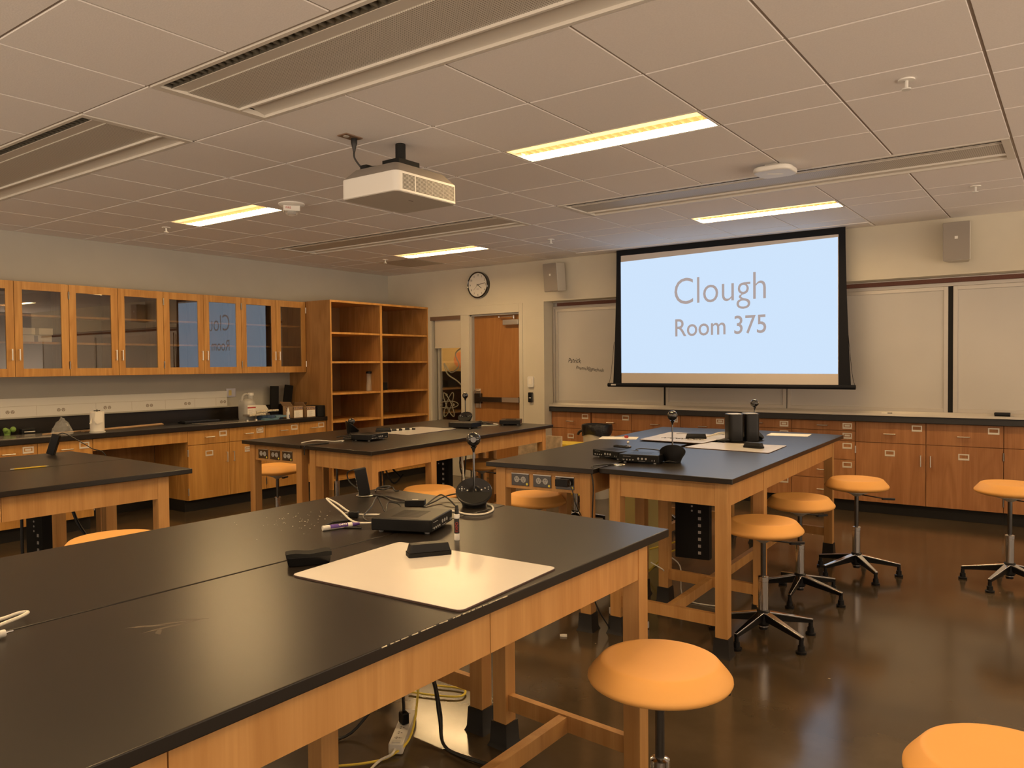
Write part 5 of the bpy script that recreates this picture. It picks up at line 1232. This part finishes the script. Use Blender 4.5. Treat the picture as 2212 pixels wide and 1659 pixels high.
fl('cable', 'cable_black', 'thick black cables under the nearest table by the power strip', [(-2.155, 2.215, .09), (-2.2, 2.26, .2), (-2.22, 2.30, .4), (-2.2, 2.3, .8)], .006,
   [[(-2.3, 2.35, .55), (-2.22, 2.33, .30), (-2.10, 2.32, .22), (-2.02, 2.28, .10), (-1.95, 2.22, .01), (-1.8, 2.20, .01), (-1.6, 2.22, .01)], [(-2.28, 2.34, .5), (-2.2, 2.32, .28), (-2.08, 2.30, .21), (-2.0, 2.25, .09), (-1.93, 2.20, .02), (-1.78, 2.18, .02), (-1.6, 2.2, .02)], [(-2.3, 2.3, .5), (-2.27, 2.25, .2), (-2.3, 2.1, .03), (-2.32, 1.95, .01), (-2.2, 1.8, .01)]])
fl('cable', 'cable_yellow', 'yellow cable winding round the power strip', [(-2.12, 2.3, .5), (-2.10, 2.25, .25), (-2.05, 2.15, .06), (-2.06, 2.05, .01), (-2.10, 1.95, .01), (-2.2, 1.85, .01)], .0045, [[(-2.35, 2.62, .01), (-2.22, 2.66, .01), (-2.18, 2.60, .01), (-2.25, 2.55, .01), (-2.4, 2.5, .01)], [(-2.45, 2.02, .03), (-2.40, 2.0, .01), (-2.30, 1.99, .01)]])
fl('cable', 'cable_white', 'white lead from the power strip', [(-2.07, 2.08, .025), (-2.05, 2.04, .02), (-2.07, 2.0, .008), (-2.05, 1.93, .006), (-2.0, 1.85, .006)], .005)
t = thing('power_strip', 'white power strip on the floor under the left screen-side table', 'power strip', (-2.06, 3.93, 0), math.radians(-28)); MB().prism(rr(.32, .06, .008), .003, .04).obj('housing', 'white_plastic', t, bev=.004, world=False); bx('plug_block', 'black_plastic', t, -.04, -.01, -.02, .02, .04, .075, world=False)
m = MB(); m.prism([(0, 0), (.02, .004), (.035, .016), (.03, .022), (.012, .012)], 0, .012, Matrix.Translation((-2.245, 3.50, 0))); T(m.obj('paper_scrap', 'paper'), 'white scrap on the floor between the table groups', 'scrap')
fl('cable', 'cable_yellow', 'yellow cable end on the floor by the right edge stool', [(-.20, 6.05, .02), (-.25, 6.1, .05), (-.2, 6.2, .06), (-.1, 6.25, .02)], .005)

# wear on the nearest table
tb = G1R[0]
m = MB()
for k in range(26):
    y0 = 1.10 + k * .016 + random.uniform(-.008, .008); m.box(-1.1228, -1.1214, y0, y0 + random.uniform(.004, .022), TZ - random.uniform(.0008, .002), TZ + .0002)
o = m.obj('worn_edge', 'foil', tb); o['label'] = 'pale chipped edge of the table top'
def flake(cx, cy, n, sx, sy, r0, r1):
    m = MB()
    for k in range(n):
        x = random.gauss(cx, sx); y = random.gauss(cy, sy); rr_ = random.uniform(r0, r1)
        q = [random.uniform(.5, 1.2) for _ in range(5)]
        m.prism([(x + rr_ * q[j] * math.cos(j * 1.2566), y + rr_ * q[j] * math.sin(j * 1.2566)) for j in range(5)], TZ, TZ + .0006)
    return m
o = flake(-2.28, 1.83, 60, .09, .10, .0008, .0028).obj('eraser_dust', 'light_grey'); T(o, 'pale eraser dust scattered left of the purple marker', 'dust'); o['kind'] = 'stuff'
mk('smudge', (.30, .25, .20), .8, alpha=.35)
m = MB()
for a, b, c, d, w_ in ((-1.66, .86, -1.60, .93, .008), (-1.63, .90, -1.58, .985, .006), (-1.60, .86, -1.58, .98, .007), (-1.56, .88, -1.60, .90, .009), (-1.62, .95, -1.57, 1.0, .004)):
    dx, dy = c - a, d - b; L_ = math.hypot(dx, dy); nx, ny = -dy / L_ * w_, dx / L_ * w_
    m.prism([(a, b), (a + dx * .3 + nx, b + dy * .3 + ny), (c, d), (a + dx * .6 - nx * .6, b + dy * .6 - ny * .6)], TZ, TZ + .0004)
m.obj('smudge', 'smudge', tb)['label'] = 'pale dried smudge'
